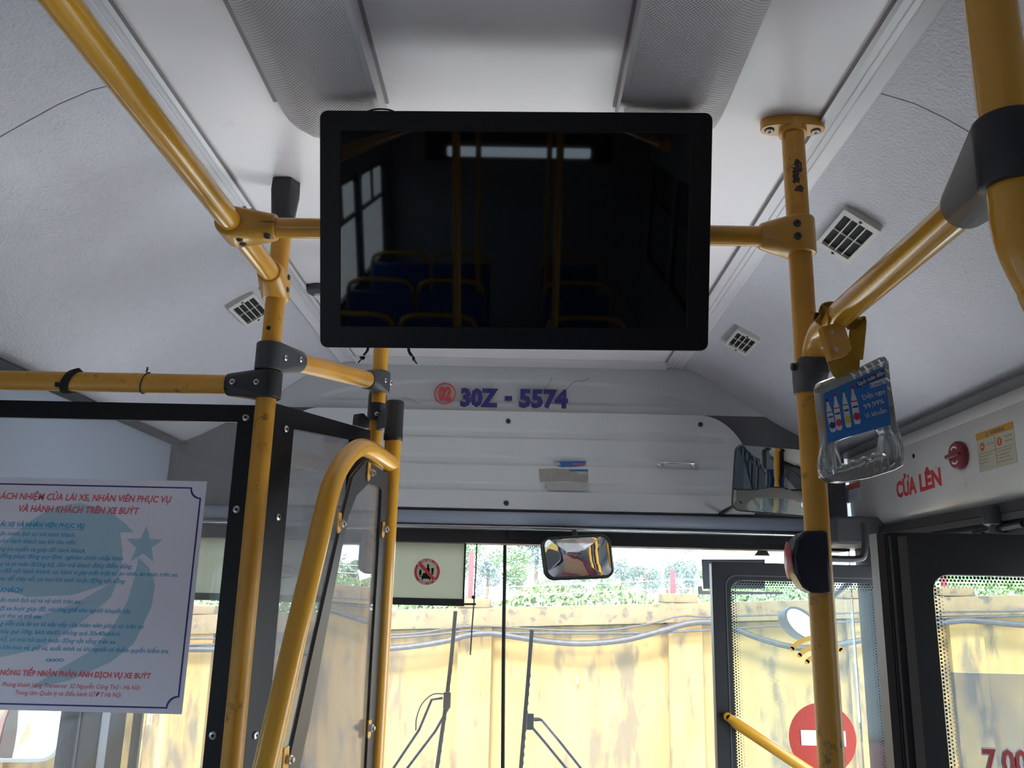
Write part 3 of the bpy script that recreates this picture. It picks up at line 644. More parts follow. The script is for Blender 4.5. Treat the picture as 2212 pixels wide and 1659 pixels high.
C1 = [(60, 1130), (110, 1098), (170, 1086), (230, 1100), (270, 1130), (290, 1150), (260, 1150), (265, 1190), (262, 1230), (230, 1262), (160, 1285), (60, 1290), (0, 1270), (0, 1180)]
C2 = [(300, 1205), (322, 1225), (335, 1262), (328, 1310), (290, 1390), (240, 1430), (150, 1470), (60, 1490), (120, 1450), (190, 1410), (240, 1360), (275, 1300), (290, 1250)]
C3 = [(0, 1340), (90, 1330), (170, 1300), (235, 1262), (262, 1235), (240, 1290), (170, 1350), (90, 1400), (0, 1420)]
for c_ in (C1, C2, C3): mb.sheet(pln, pxpoly(pln, c_), .0007)
mb.build('watermark', pale, nt, ang=0)
red_t, blue_t = mat('notice_red', (.72, .10, .14), .6), mat('notice_blue', (.05, .36, .62), .6)
LN = [(0, 'r', 'ÁCH NHIỆM CỦA LÁI XE, NHÂN VIÊN PHỤC VỤ', 'TRÁCH NHIỆM CỦA LÁI XE, NHÂN VIÊN PHỤC VỤ', 0, 370, 1086, .0112, .02, .15), (0, 'r', 'VÀ HÀNH KHÁCH TRÊN XE BUÝT', None, 40, 300, 1111, .0112, .02, .15),
 (1, 'b', 'ÁI XE VÀ NHÂN VIÊN PHỤC VỤ', 'CỦA LÁI XE VÀ NHÂN VIÊN PHỤC VỤ', 0, 183, 1141, .0078, .03, .2), (2, 'b', 'ăn minh, lịch sự với hành khách.', None, 0, 163, 1160, .0072, .012, .3),
 (2, 'b', 'cho hành khách sau khi thu tiền.', None, 0, 165, 1176, .0072, .012, .3), (2, 'b', 'ng tin tuyến và giúp đỡ hành khách.', None, 0, 185, 1194, .0072, .012, .3),
 (2, 'b', 'đồng phục đúng quy định, nghiêm chỉnh chấp hành', None, 0, 266, 1211, .0072, .012, .3), (2, 'b', 'g và an toàn đường bộ, đón trả khách đúng điểm dừng.', None, 0, 286, 1228, .0072, .012, .3),
 (2, 'b', 'i đối với hành khách: có hành vi gây mất trật tự an ninh, an toàn trên xe,', None, 0, 385, 1246, .0072, .012, .3), (2, 'b', 'm, dễ cháy nổ, có mùi hôi tanh hoặc động vật sống.', None, 0, 271, 1260, .0072, .012, .3),
 (1, 'b', 'HÁCH', 'HÀNH KHÁCH', 10, 50, 1280, .0078, .03, .2), (2, 'b', 'ăn minh lịch sự và vệ sinh trên xe.', None, 0, 175, 1304, .0072, .012, .3),
 (2, 'b', 'đi xe buýt: giúp đỡ, nhường ghế cho người khuyết tật,', None, 0, 283, 1325, .0072, .012, .3), (2, 'b', 'có thai và trẻ em.', None, 0, 90, 1336, .0072, .012, .3),
 (2, 'b', 'g dẫn của lái xe và sắp xếp của nhân viên phục vụ trên xe.', None, 0, 312, 1358, .0072, .012, .3), (2, 'b', 'hóa quá 10kg, kích thước không quá 30x40x60cm', None, 0, 259, 1374, .0072, .012, .3),
 (2, 'b', 'nổ, có mùi hôi tanh hoặc động vật sống trên xe.', None, 0, 251, 1391, .0072, .012, .3), (2, 'b', 'i khi mua vé, giữ vé, xuất trình vé khi người có thẩm quyền kiểm tra.', None, 0, 365, 1411, .0072, .012, .3),
 (1, 'r', 'NÓNG TIẾP NHẬN PHẢN ÁNH DỊCH VỤ XE BUÝT', 'ĐƯỜNG DÂY NÓNG TIẾP NHẬN PHẢN ÁNH DỊCH VỤ XE BUÝT', 0, 326, 1466, .0086, .03, .1), (2, 'r', 'Phòng khách hàng Transerco  32 Nguyễn Công Trứ - Hà Nội', None, 5, 303, 1490, .0070, .006, .2),
 (2, 'r', 'Trung tâm Quản lý và điều hành GTĐT Hà Nội', None, 33, 262, 1506, .0070, .006, .2)]
mbr, mbb = MB(), MB()
for (_, c_, s_, full, xa, xe, yy, h, bo, sh) in LN:
    ar, br = pln.px(xe, yy); al, _z = pln.px(xa, yy-(xe-xa)*.022)
    text_mb(mbr if c_ == 'r' else mbb, s_, pln, ar, br, h, 'RIGHT', bold=bo, shear=sh, fit=ar-al, full=full, c=.0011)
ar, br = pln.px(183, 1145); mbb.pbox(pln, xl+.02, br, ar, br+.0006, .0009, .0012)
for dx in (-14, -5, 5, 14): a, b = pln.px(119+dx, 1426); mbb.ring(pln, circ(a, b, .0042, 12, .0026), circ(a, b, .0026, 12, .0014), .0009, .0012)
mbr.build('red_text', red_t, nt, ang=0); mbb.build('blue_text', blue_t, nt, ang=0)

# ================================================================== GATE
PG = P(852, 900, y=1.762); PG.z = 0
gd = (Vector((-.350, 1.291, 0))-PG); gd.z = 0; gd.normalize(); plg = Plane((PG.x, PG.y, 0), -gd, (0, 0, 1))
if plg.n.y > 0 and False: pass
gt = thing('driver_gate', 'low yellow tube gate with hooped top and a black edged clear panel', 'gate', (PG.x, PG.y, 0))
zt = P(850, 870, y=PG.y).z
tube_obj('post', [(PG.x, PG.y, 0), (PG.x, PG.y, zt-.02)], .0172, gt)
MB().lathe([(.0190, zt-.082), (.0200, zt-.080), (.0200, zt-.068), (.0192, zt-.066), (.0192, zt+.0), (.018, zt+.003), (.006, zt+.004)], (PG.x, PG.y, 0), (0, 0, 1)).hull([Vector((PG.x, PG.y, z))+Vector(q) for z in (zt-.01, zt-.05) for q in ((0, -.01, 0), (0, .015, 0), (-.04, .06, 0), (-.045, .05, 0))]).build('post_cap', M['black'], gt)
lp_px = [(856, 1002), (842, 1000), (822, 986), (800, 972), (780, 967), (760, 977), (742, 997), (724, 1028), (710, 1070), (697, 1125), (682, 1190), (664, 1265), (640, 1365), (608, 1505), (572, 1659)]
lpp = [plg.pt(*plg.px(*q)) for q in lp_px]; d_ = (lpp[-1]-lpp[-2]).normalized()
lpp = [Vector((PG.x, PG.y, lpp[0].z-.002))]+lpp[1:]+[lpp[-1]+d_*.1, lpp[-1]+d_*.35+Vector((0, 0, -.2)), lpp[-1]+d_*.35+Vector((0, 0, -.5))]
tube_obj('hoop', bez(lpp, 5), .0175, gt)
go = [(790, 994), (826, 1018), (838, 1022), (836, 1100), (828, 1250), (815, 1450), (803, 1659), (800, 1720), (612, 1720), (618, 1659), (640, 1560), (668, 1430), (695, 1310), (722, 1190), (742, 1100), (760, 1030)]
gi = [(793, 1045), (818, 1052), (822, 1058), (820, 1110), (812, 1250), (800, 1450), (789, 1659), (786, 1705), (636, 1705), (644, 1659), (666, 1560), (690, 1430), (712, 1310), (735, 1190), (750, 1115), (768, 1070)]
A, B = pxpoly(plg, go), pxpoly(plg, gi)
MB().ring(plg, A, B, -.003, .0025).build('panel_edge', mat('dark_grey_edge', (.03, .032, .036), .4), gt)
MB().prism(plg, A, -.005, -.0035).build('clear_panel', M['partglass'], gt, ang=0)
sg = 1 if plg.n.y < 0 else -1
for (x, y, w, h, px2, py2) in ((798, 1020, .010, .018, 803, 1021), (734, 1130, .011, .018, 738, 1131), (829, 1145, .010, .016, 832, 1143), (799, 1576, .011, .017, 801, 1573), (618, 1645, .013, .02, 624, 1641)):
    a, b = plg.px(x, y, .006*sg); o = MB().prism(plg, [(a-w*.8, b-h*.6), (a-w*.2, b-h), (a+w*.8, b-h*.7), (a+w*.7, b+h), (a-w*.7, b+h)], .003*sg, .006*sg).build('bracket', M['yellow_cast'], gt, bevel=.0008)
    a, b = plg.px(px2, py2, .008*sg); MB().lathe([(.0072, 0), (.0072, .006), (.005, .0065), (.004, .010), (.001, .0105)], plg.pt(a, b, .006*sg), plg.n*sg, 6).build('bolt', M['steel'], o, ang=20)

# ================================================================== HANGING SCREEN
tv_n = Vector((0, -math.cos(rad(16.5)), -math.sin(rad(16.5)))); rt = rad(.6)
tu = Vector((math.cos(rt), 0, math.sin(rt))); tvv = tv_n.cross(tu).normalized()
pt_ = Plane((-.0175, 1.1545, 2.0135), tu, tvv); pt_.n = pt_.n if pt_.n.y < 0 else -pt_.n
TW, TH = .2838, .1715
tv = thing('monitor', 'black flat screen hanging from the ceiling in front of the cross bar', 'screen', pt_.pt(0, 0, -.02))
MB().ring(pt_, rrect(-TW, -TH, TW, TH, .011), rrect(-TW+.0305, -TH+.032, TW-.0325, TH-.029, .001), -.012, .0).prism(pt_, rrect(-TW+.004, -TH+.004, TW-.004, TH-.004, .01), -.05, -.012).build('casing', M['blackgloss'], tv, bevel=.0015)
scr = mat('dark_display', (.0015, .0015, .002), .025, spec=.55)
MB().pbox(pt_, -TW+.030, -TH+.0315, TW-.032, TH-.0285, -.006, -.0012).build('display', scr, tv, ang=0)
MB().box((-.14, 1.195, 2.0), (.10, 1.222, 2.10)).build('hanger_bracket', M['black'], tv)
c0 = pt_.pt(-.20, TH, -.02); MB().tube(bez([c0+Vector((-.03, 0, -.01)), c0+Vector((-.018, 0, .004)), c0+Vector((0, 0, .0085)), c0+Vector((.02, 0, .005)), c0+Vector((.03, 0, -.01))]), .0013, 8).build('cable_loop', M['black'], tv)
for (x0, s_) in ((-.218, -1), (-.158, 1)):
    c0 = pt_.pt(x0, -TH, -.03)
    MB().tube(bez([c0+Vector((0, 0, .01)), c0+Vector((s_*.001, 0, -.004)), c0+Vector((s_*.006, 0, -.012))]), .0022, 8).hull([c0+Vector((s_*.008+random.uniform(-.005, .005), random.uniform(-.003, .003), -.015+random.uniform(-.006, .005))) for _ in range(12)]).tube([c0+Vector((s_*.008, 0, -.016)), c0+Vector((s_*.014, 0, -.024))], .0012, 6).build('cable_end', M['black'], tv)

# ================================================================== STRAP HANGER
hp = P(1798, 668, x=.424); hy = hp.y
sh = thing('strap_hanger', 'yellow riveted strap on the grab rail carrying a clear handle with a blue advert card', 'strap', (.424, hy, 1.877))
gc = Vector((.424, hy, 1.877)); rr0 = R_+.003
def HP(px_, py_, dy=0): return P(px_, py_, y=hy+dy)
loop = [HP(1826, 762, -.03), HP(1800, 735, -.026), HP(1790, 700, -.024), HP(1784, 672, -.018)]
up = [gc+Vector((-.021, -.004, .0)), gc+Vector((-.016, 0, .016)), gc+Vector((0, .004, .0225)), gc+Vector((.016, .004, .016)), gc+Vector((.022, .002, -.002))]
dn = [HP(1853, 690, .01), HP(1850, 740, .006), HP(1846, 778, 0)]
_pp = bez(loop[2:]+up+dn, 6)
MB().strap(_pp, .022, .0022, [Vector((.25, 1, -.1)).lerp(Vector((.75, -.6, 0)), sst(.62, .80, i/(len(_pp)-1))) if i < len(_pp)*.7 else Vector((.75, -.6, 0)) for i in range(len(_pp))]).build('webbing', M['yellow_web'], sh)
plb = Plane(HP(1813, 742, -.03), HP(1840, 735, -.02)-HP(1813, 742, -.03), HP(1795, 690, -.03)-HP(1813, 742, -.03))
B0 = pxpoly(plb, [(1770, 708), (1816, 696), (1835, 756), (1822, 772), (1790, 781)])
bk = MB().prism(plb, B0, -.004*1, .005).build('buckle', M['yellow_cast'], sh, bevel=.0012)
pn = plb.n if plb.n.y < 0 else -plb.n
for q in ((1788, 720), (1797, 760)):
    c0 = plb.pt(*plb.px(*q)); c0 = c0+pn*.005; MB().lathe([(.0062, 0), (.0062, .0012), (.0045, .0015)], c0, pn, 16).mat(1).lathe([(.0036, .0012), (.0036, .0026), (.001, .003)], c0, pn, 12).build('rivet', [M['yellow_cast'], M['steel']], bk)
c_ = [HP(1802, 768, -.022), HP(1808, 790, -.024), HP(1816, 803, -.020), HP(1830, 806, -.010), HP(1838, 795, 0), HP(1840, 760, .002)]
MB().strap(bez(c_, 6), .0215, .0022, HP(1846, 785)-HP(1812, 797)).build('lower_loop', M['yellow_web'], sh)
# clear handle with its advert card
O_ = HP(1790, 1025, -.012); u_ = HP(1940, 990, .03)-O_; v_ = HP(1770, 830, .0)-O_
plk = Plane(HP(1848, 905), u_, v_); plk.n = plk.n if plk.n.y < 0 else -plk.n
hd = sh
clear = glass('clear_acrylic', (.90, .93, .95), refl=2.6, haze=.045, hcol=(.75, .77, .8), rough=.05)
go = [(1764, 842), (1768, 826), (1805, 812), (1850, 796), (1893, 775), (1904, 772), (1912, 782), (1917, 830), (1925, 885), (1930, 920), (1943, 955), (1948, 985), (1944, 1008), (1925, 1018), (1870, 1035), (1820, 1043), (1790, 1041), (1774, 1030), (1772, 1005), (1776, 980), (1777, 950), (1773, 915), (1768, 880)]
gi = [(1801, 962), (1801, 958), (1810, 953), (1840, 942), (1870, 931), (1890, 925), (1900, 928), (1901, 931), (1904, 936), (1905, 940), (1904, 945), (1902, 960), (1903, 972), (1902, 980), (1895, 984), (1870, 992), (1840, 1002), (1820, 1009), (1812, 1011), (1812, 1008), (1810, 995), (1806, 980), (1803, 968)]
MB().ring(plk, pxpoly(plk, go), pxpoly(plk, gi), -.007, .007).build('clear_frame', clear, hd, ang=30, bevel=.0025)
mb = MB(); tw = []
for i in range(40):
    t = i/39; x, y = 1815+t*(1905-1815), 1012-t*30; tw.append(plk.pt(*plk.px(x, y-3*math.sin(t*math.pi*8)), .004*math.cos(t*math.pi*8)))
mb.tube(tw, .0042, 10)
mb.build('twisted_grip', clear, hd, ang=60)
for cc_, nm_ in (([(1790, 950), (1787, 985), (1786, 1010), (1792, 1028)], 0), ([(1912, 930), (1922, 955), (1925, 985), (1918, 1005)], 1)):
    q = [plk.pt(*plk.px(*p_), .0) for p_ in cc_]; q = bez(q, 4); MB().tube(q, .01, 14, rr=[.0065+.0055*math.sin(math.pi*min(1, i/(len(q)-1)*.85)) for i in range(len(q))]).build('bottle_shaped_grip', clear, hd, ang=60)
cd = MB().prism(plk, pxpoly(plk, [(1772, 853), (1901, 795), (1915, 921), (1779, 960)]), .0074, .0084).build('advert_card', mat('advert_blue', (.02, .15, .48), .35), hd, ang=0)
wh, rd_, pk, yl, gn, dk = mat('bottle_white', (.62, .62, .68), .4), mat('cap_red', (.45, .03, .05), .4), mat('label_pink', (.55, .05, .16), .4), mat('label_yellow', (.60, .50, .06), .4), mat('cap_green', (.03, .25, .10), .4), mat('advert_navy', (.03, .04, .17), .4)
mb = MB(); seq = [((1777, 868), (1791, 937), dk, dk, 6.5), ((1794, 856), (1804, 933), rd_, pk, 6.5), ((1812, 848), (1824, 927), gn, yl, 6.5), ((1831, 840), (1843, 920), rd_, rd_, 7.2)]
mats_ = [wh, rd_, pk, yl, gn, dk]; ix = lambda m: mats_.index(m)
for (tx, ty), (bx_, by_), cap, lab, hw in seq:
    ax_ = Vector((bx_-tx, by_-ty)); L_ = ax_.length; ax_ /= L_; px2 = Vector((-ax_.y, ax_.x))
    def bp(s_, w): q = Vector((tx, ty))+ax_*s_*L_+px2*w; return plk.px(q.x, q.y)
    pr2 = [(.04, 2.4), (.16, 2.8), (.30, hw*.8), (.40, hw), (.93, hw), (1, hw*.7)]
    poly = [bp(s_, w) for s_, w in pr2]+[bp(s_, -w) for s_, w in pr2[::-1]]
    mb.mat(0).sheet(plk, poly, .0087)
    mb.mat(ix(cap)).sheet(plk, [bp(-.04, 2.8), bp(.06, 2.8), bp(.06, -2.8), bp(-.04, -2.8)], .0088)
    mb.mat(ix(cap)).sheet(plk, [bp(.37, hw), bp(.40, hw), bp(.40, -hw), bp(.37, -hw)], .0089)
    mb.mat(ix(lab)).sheet(plk, [bp(.68, hw*.2), bp(.72, -hw*.98), bp(.86, -hw*.98), bp(.90, 0), bp(.84, hw*.9), bp(.76, hw*.9)], .0089)
    mb.mat(5).sheet(plk, [bp(.52, hw*.8), bp(.56, hw*.8), bp(.56, -hw*.8), bp(.50, -hw*.8)], .0089)
mb.build('bottle_picture', mats_, cd, ang=0)
mb = MB().sheet(plk, pxpoly(plk, [(1840, 829), (1901, 802), (1902, 817), (1842, 842)]), .0086).mat(1).sheet(plk, pxpoly(plk, [(1869, 832), (1903, 820), (1905, 832), (1871, 843)]), .0086)
def tpx(mb, s_, x0, y0, x1, y1, h, pl, **k):
    a0, b0 = pl.px(x0, y0); a1, b1 = pl.px(x1, y1); return text_mb(mb, s_, pl, a0, b0, h, fit=math.hypot(a1-a0, b1-b0), rot=math.atan2(b1-b0, a1-a0), **k)
tpx(mb, 'Sạch toàn diện', 1845, 838, 1901, 812, .0052, plk, bold=.03, c=.009)
for s_, x0, y0, x1, y1 in (('Diệt ngay', 1855, 868, 1904, 852), ('99,99%', 1858, 888, 1901, 874), ('Vi khuẩn', 1860, 908, 1906, 894)): tpx(mb, s_, x0, y0, x1, y1, .0062, plk, bold=.01, c=.009)
mb.mat(2); tpx(mb, '6 trong 1', 1872, 841, 1902, 831, .0045, plk, bold=.02, c=.009)
mb.build('advert_text', [dk, wh, mat('advert_blue_text', (.03, .2, .55), .4)], cd, ang=0)
for i in range(len(cd.children[-1].data.polygons)):
    p_ = cd.children[-1].data.polygons[i]
    if p_.material_index == 1 and False: pass
# stop button box on the pole
zb_ = P(1740, 1220, y=1.22).z
bx_ = thing('stop_button', 'black button box with a red oval push plate on the door-side pole', 'button', (PR_.x, PR_.y, zb_))
mb = MB(); x0 = P(1700, 1215, y=1.205).x
mb.prism(Plane((PR_.x, PR_.y-.024, zb_), (1, 0, 0), (0, 0, 1)), [(-.004, .047), (.005, .047), (.005, -.038), (-.022, -.038), (-.034, -.031), (-.044, -.012), (-.046, .01), (-.040, .034), (-.028, .046)], -.03, .006)
mb.build('housing', mat('button_black', (.01, .011, .02), .25), bx_, bevel=.004)
mb = MB(); cB_ = Vector((PR_.x-.043, PR_.y-.014, zb_+.006))
for i in range(9):
    pass
mb.hull([cB_+Vector((-.004-.004*math.cos(b_)*1, .016*math.cos(a)*k_, .026*math.sin(a)*k_)) for a in [2*math.pi*i/20 for i in range(20)] for b_, k_ in ((0, .6), (1.2, 1))])
mb.build('push_plate', mat('button_red', (.45, .03, .04), .3), bx_)

# ================================================================== DOOR HEADER AND DOORS
XH = 1.05; plx = Plane((XH, 0, 0), (0, -1, 0), (0, 0, 1))        # faces the aisle; a runs towards the viewer
hc = thing('door_header', 'long dirty grey cover over the front door, with red lettering and rounded lower edge', 'panel', (XH, 1.9, 1.72))
hp_ = [(1.052, 1.955), (1.050, 1.949), (1.050, 1.924), (1.0512, 1.9225), (1.050, 1.921), (1.050, 1.785), (1.051, 1.768), (1.055, 1.752), (1.062, 1.738), (1.070, 1.730), (1.079, 1.726)]
mb = MB().grid([[(x, y, z) for x, z in hp_] for y in (.4, .9, 1.4, 1.9, 2.4, 2.754)])
mb.build('cover', M['header'], hc, ang=50)
mb = MB().box((1.054, .4, 1.70), (1.10, 2.74, 1.722)); mb.build('lower_seal', M['rubber'], hc)
a, b = plx.px(1974, 985); MB().lathe([(.006, 0), (.006, .0015)], plx.pt(a, b, 0), plx.n, 14).build('hole', M['dark'], hc)
mb = MB().box((1.0, .4, 1.952), (1.06, 2.75, 1.956)).hull([Vector(q) for q in ((1.0, .4, 1.975), (1.0, 2.75, 1.975), (1.06, .4, 1.953), (1.06, 2.75, 1.953), (1.06, .4, 1.975), (1.06, 2.75, 1.975))]); struct(mb.build('trim_6', M['bulk_shade_trim']))
lt = thing('door_lettering', 'red capital letters CỬA LÊN painted on the grey door cover', 'lettering', plx.pt(*plx.px(1985, 1050)))
mb = MB(); tpx(mb, 'CỬA', 1938, 1075, 1981, 1063, .042, plx, bold=.045); tpx(mb, 'LÊN', 1988, 1061, 2035, 1046, .042, plx, bold=.045); mb.build('letters', M['red_text'], lt, ang=0)
# emergency valve knob
a, b = plx.px(2078, 984); kn = thing('emergency_knob', 'dark red turn knob with two curved arrows on the door cover', 'knob', plx.pt(a, b))
red_k = mat('knob_red', (.22, .02, .035), .35)
MB().lathe([(.032, 0), (.034, .004), (.034, .013), (.030, .018)], plx.pt(a, b), plx.n, 28).build('disc', red_k, kn)
MB().pbox(plx, a-.033, b-.005, a+.030, b+.005, .012, .026).build('grip', red_k, kn, bevel=.002)
MB().lathe([(.005, 0), (.005, .003)], plx.pt(a-.034, b+.001, .019), -plx.u, 12).build('grip_screw', M['chrome'], kn)
for s_ in (-1, 1):
    mb = MB(); arc = [(a+.019*math.cos(t), b+s_*.020*math.sin(t)) for t in [rad(45+90*i/8) for i in range(9)]]
    mb.strap([plx.pt(x, y,  .0185) for x, y in arc], .0038, .0008, plx.n.cross(Vector((0, 0, 1))) if False else [Vector((0, -math.cos(rad(45+90*i/8)), s_*math.sin(rad(45+90*i/8)))) for i in range(9)]).build('arrow_mark', M['white'], kn, ang=0)
# warning labels
cream = mat('label_cream', (.50, .47, .36), .5, var=.08)
wl = thing('warning_label', 'cream warning label with amber heading beside the red knob', 'label', plx.pt(*plx.px(2160, 960)))
C4 = pxpoly(plx, [(2108, 937), (2188, 911), (2200, 1000), (2120, 1018)])
x0_, x1_, y0_, y1_ = C4[0][0], C4[1][0], (C4[2][1]+C4[3][1])/2, (C4[0][1]+C4[1][1])/2
MB().pbox(plx, x0_, y0_, x1_, y1_, 0, .0008).build('plate', cream, wl)
MB().pbox(plx, x0_, y1_-.016, x1_, y1_, .0009, .0011).build('heading_band', mat('amber', (.55, .30, .04), .5), wl)
w_, h_ = x1_-x0_, y1_-y0_; mb = MB(); text_mb(mb, '\u26a0 WARNING', plx, x0_+w_*.28, y1_-.0125, .008, fit=w_*.5, bold=.03, c=.0013)
mb.pbox(plx, x0_+.004, y0_+h_*.45, x1_-.004, y0_+h_*.45+.0006, .0009, .0012).pbox(plx, x0_+w_*.5, y0_+.004, x0_+w_*.5+.0006, y0_+h_*.8, .0009, .0012)
for i, (s1_, s2_) in enumerate((('TURN KNOB TO', '- TO OPEN DOOR'), ('THE OPEN', 'IN EMERGENCY'), ('POSITION', 'WHEN LOCKED'), ('', 'AND PUSH DOOR'))):
    if s1_: text_mb(mb, s1_, plx, x0_+.004, y0_+h_*.36-i*.0075, .0032, fit=w_*.4*len(s1_)/13, c=.0012)
    text_mb(mb, s2_, plx, x0_+w_*.53, y0_+h_*.36-i*.0075, .0032, fit=w_*.4*len(s2_)/14, c=.0012)
for x_, y_, s_ in ((.3, .62, 'AUTO'), (.78, .68, 'MANUAL'), (.78, .56, 'OPENING')): text_mb(mb, s_, plx, x0_+w_*x_-.002, y0_+h_*y_, .0036, fit=w_*.19, c=.0012)
mb.build('print', mat('dark_print', (.12, .11, .08), .6), wl, ang=0)
po_ = mat('pictogram_orange', (.55, .13, .03), .5)
for k_, wx, wy in ((.15, .004, .001), (.62, .001, .005)):
    MB().sheet(plx, circ(x0_+w_*k_, y0_+h_*.62, .0095, 20), .0012).mat(1).pbox(plx, x0_+w_*k_-wx, y0_+h_*.62-wy, x0_+w_*k_+wx, y0_+h_*.62+wy, .0013, .0015).build('pictogram', [po_, M['white']], wl, ang=0)
sl = thing('caution_label', 'small white label with orange-red heading just behind the door-side pole', 'label', plx.pt(*plx.px(1832, 1070)))
C4 = pxpoly(plx, [(1805, 1055), (1858, 1040), (1861, 1078), (1809, 1095)]); x0_, x1_, y0_, y1_ = C4[0][0], C4[1][0], (C4[2][1]+C4[3][1])/2, (C4[0][1]+C4[1][1])/2; w_, h_ = x1_-x0_, y1_-y0_
MB().pbox(plx, x0_, y0_, x1_, y1_, 0, .0008).build('plate', M['paper'], sl); MB().pbox(plx, x0_, y1_-h_*.33, x1_, y1_, .0009, .0011).build('heading_band', mat('orange_red', (.62, .13, .06), .5), sl)
mb = MB(); text_mb(mb, 'CAUTION', plx, x0_+w_*.25, y1_-h_*.26, .009, fit=w_*.5, bold=.02, c=.0013)
for i in range(4): text_mb(mb, 'DO NOT LEAN ON THE DOOR'[:23-i], plx, x0_+.005, y0_+h_*.52-i*h_*.14, .004, fit=w_*.85, c=.0012)
mb.build('print', mat('grey_print', (.2, .18, .17), .6), sl, ang=0)
# door rail, shaft and arm under the cover
dm = thing('door_mechanism', 'black greasy door rail and hinge arm under the grey cover', 'door mechanism', (1.08, 1.7, 1.69))
MB().box((1.056, .5, 1.683), (1.072, 2.6, 1.699)).box((1.074, .5, 1.58), (1.079, 2.42, 1.722)).build('rail', M['grey_plastic'], dm)
MB().tube([(1.066, .5, 1.672), (1.066, 2.5, 1.672)], .007, 10).build('shaft', M['rubber'], dm)
c0 = P(2152, 1118, x=1.06); MB().lathe([(.026, .025), (.030, .01), (.028, -.015), (.018, -.02), (.018, -.034)], c0, (0, 0, 1)).tube([c0+Vector((-.0, .10, -.028)), c0+Vector((0, -.1, -.022))], .007, 8).hull([c0+Vector((a, b_, z)) for a in (-.01, .01) for b_ in (.05, .10) for z in (-.03, -.045)]).build('hinge_knuckle', M['black'], dm)
q1 = P(1868, 1170, y=2.3); MB().tube(bez([q1+Vector((0, 0, .05)), q1, q1+Vector((-.004, 0, -.03)), q1+Vector((-.02, 0, -.045)), q1+Vector((-.10, 0, -.046))], 4), .009, 10).build('operator_arm', M['black'], dm)

def door_leaf(name, y, x0, x1, zt, gx0, gx1, gz, r, lab):
    pl = plane_y(y)
    f = MB().ring(pl, [(q[0], q[1]) for q in rrect(x0, -.25, x1, zt, .006)], rrect(gx0, .10, gx1, gz, r), -.016, .016)
    fo = struct(f.build(name, mat(name+'_frame', (.013, .0145, .017), .45, var=.3, vscale=20), bevel=.002), lab, 'door')
    MB().sheet(pl, rrect(gx0-.004, .09, gx1+.004, gz+.004, r), .0).build('pane', M['doorglass'], fo, ang=0)
    return pl, fo
pl1, d1 = door_leaf('door_1', 2.40, .521, 1.008, 1.601, .570, .972, 1.553, .035, 'opened front door leaf with no-entry sign, standing behind the yellow pole')
MB().ring(pl1, rrect(.556, .08, .986, 1.567, .03), rrect(.5585, .083, .9835, 1.5645, .03), .0155, .0172).build('gasket_bead', mat('gasket', (.08, .085, .09), .5), d1)
def dots(pl, gx0, gx1, gz, pitch, r0, rows_, parent, cf=.001, zmin=1.0):
    mb = MB()
    for k in range(rows_):
        o_ = pitch*(.5+k*.9); r = r0*(1-k/(rows_+.6)); z = gz-o_; n = int((gx1-gx0)/pitch)
        for i in range(n):
            x = gx0+(i+.5+(k % 2)*.5)*pitch
            if gx0+o_ < x < gx1-o_: mb.sheet(pl, circ(x, z, r, 7), cf)
        n = int((gz-zmin)/pitch)
        for i in range(n):
            zz = gz-(i+.5+(k % 2)*.5)*pitch
            if zz < gz-o_: mb.sheet(pl, circ(gx0+o_, zz, r, 7), cf); mb.sheet(pl, circ(gx1-o_, zz, r, 7), cf)
    mb.build('dotted_border', M['blackgloss'], parent, ang=0)
dots(pl1, .570, .972, 1.553, .0072, .0029, 4, d1)
MB().hull([P(1648, 1200, y=2.42)+Vector(q) for q in ((-.02, 0, .0), (.02, 0, 0), (-.012, 0, .014), (.012, 0, .014), (-.02, .02, 0), (.02, .02, 0))]).build('top_pivot', M['black'], d1)
h1, h2, h3 = [pl1.pt(*pl1.px(*q, .03), .03) for q in ((1573, 1549), (1590, 1562), (1745, 1665))]
MB().tube([h1, h1+(h2-h1)*.6, h2, h3, h3+(h3-h2)*.5], .015, 16, rr=[.010, .0125, .0148, .0150, .0150]).build('handle_bar', M['yellow'], d1)
MB().lathe([(.011, -.018), (.011, .003)], h1, pl1.n).mat(1).lathe([(.005, .003), (.005, .0045)], h1, pl1.n).build('handle_end', [M['yellow'], M['dark']], d1)
# signs on leaf 1
ne = thing('no_entry_sign', 'round red no-entry sign with white bar on the opened door glass', 'sign', pl1.pt(*pl1.px(1777, 1592, .004)))
a, b = pl1.px(1777, 1595, .004); MB().prism(pl1, circ(a, b, .0875, 48), .003, .0045).build('disc', mat('sign_red', (.42, .04, .025), .5), ne, ang=0)
b_lo, b_hi = pl1.px(1777, 1611, .005)[1], pl1.px(1777, 1578, .005)[1]; a0_, a1_ = pl1.px(1729, 1590)[0], pl1.px(1825, 1590)[0]
MB().pbox(pl1, a0_, b_lo, a1_, b_hi, .0046, .0056).build('bar', M['white'], ne, ang=0)
wv = thing('contactless_symbol', 'three yellow curved wave strips on the opened door glass', 'sign', pl1.pt(*pl1.px(1765, 1410, .004)))
a, b = pl1.px(1767, 1450, .004); mb = MB()
for R0 in (.0855, .061, .036):
    mb.strap([pl1.pt(a+R0*math.sin(t), b+R0*math.cos(t), .004) for t in [rad(-50+100*i/14) for i in range(15)]], .0125, .001, [Vector((math.sin(rad(-50+100*i/14)), 0, math.cos(rad(-50+100*i/14)))) for i in range(15)])
    for s_ in (-1, 1): mb.prism(pl1, circ(a+s_*R0*math.sin(rad(50)), b+R0*math.cos(rad(50)), .00625, 12), .0035, .0045)
mb.build('arcs', mat('wave_yellow', (.55, .33, .05), .5), wv, ang=0)

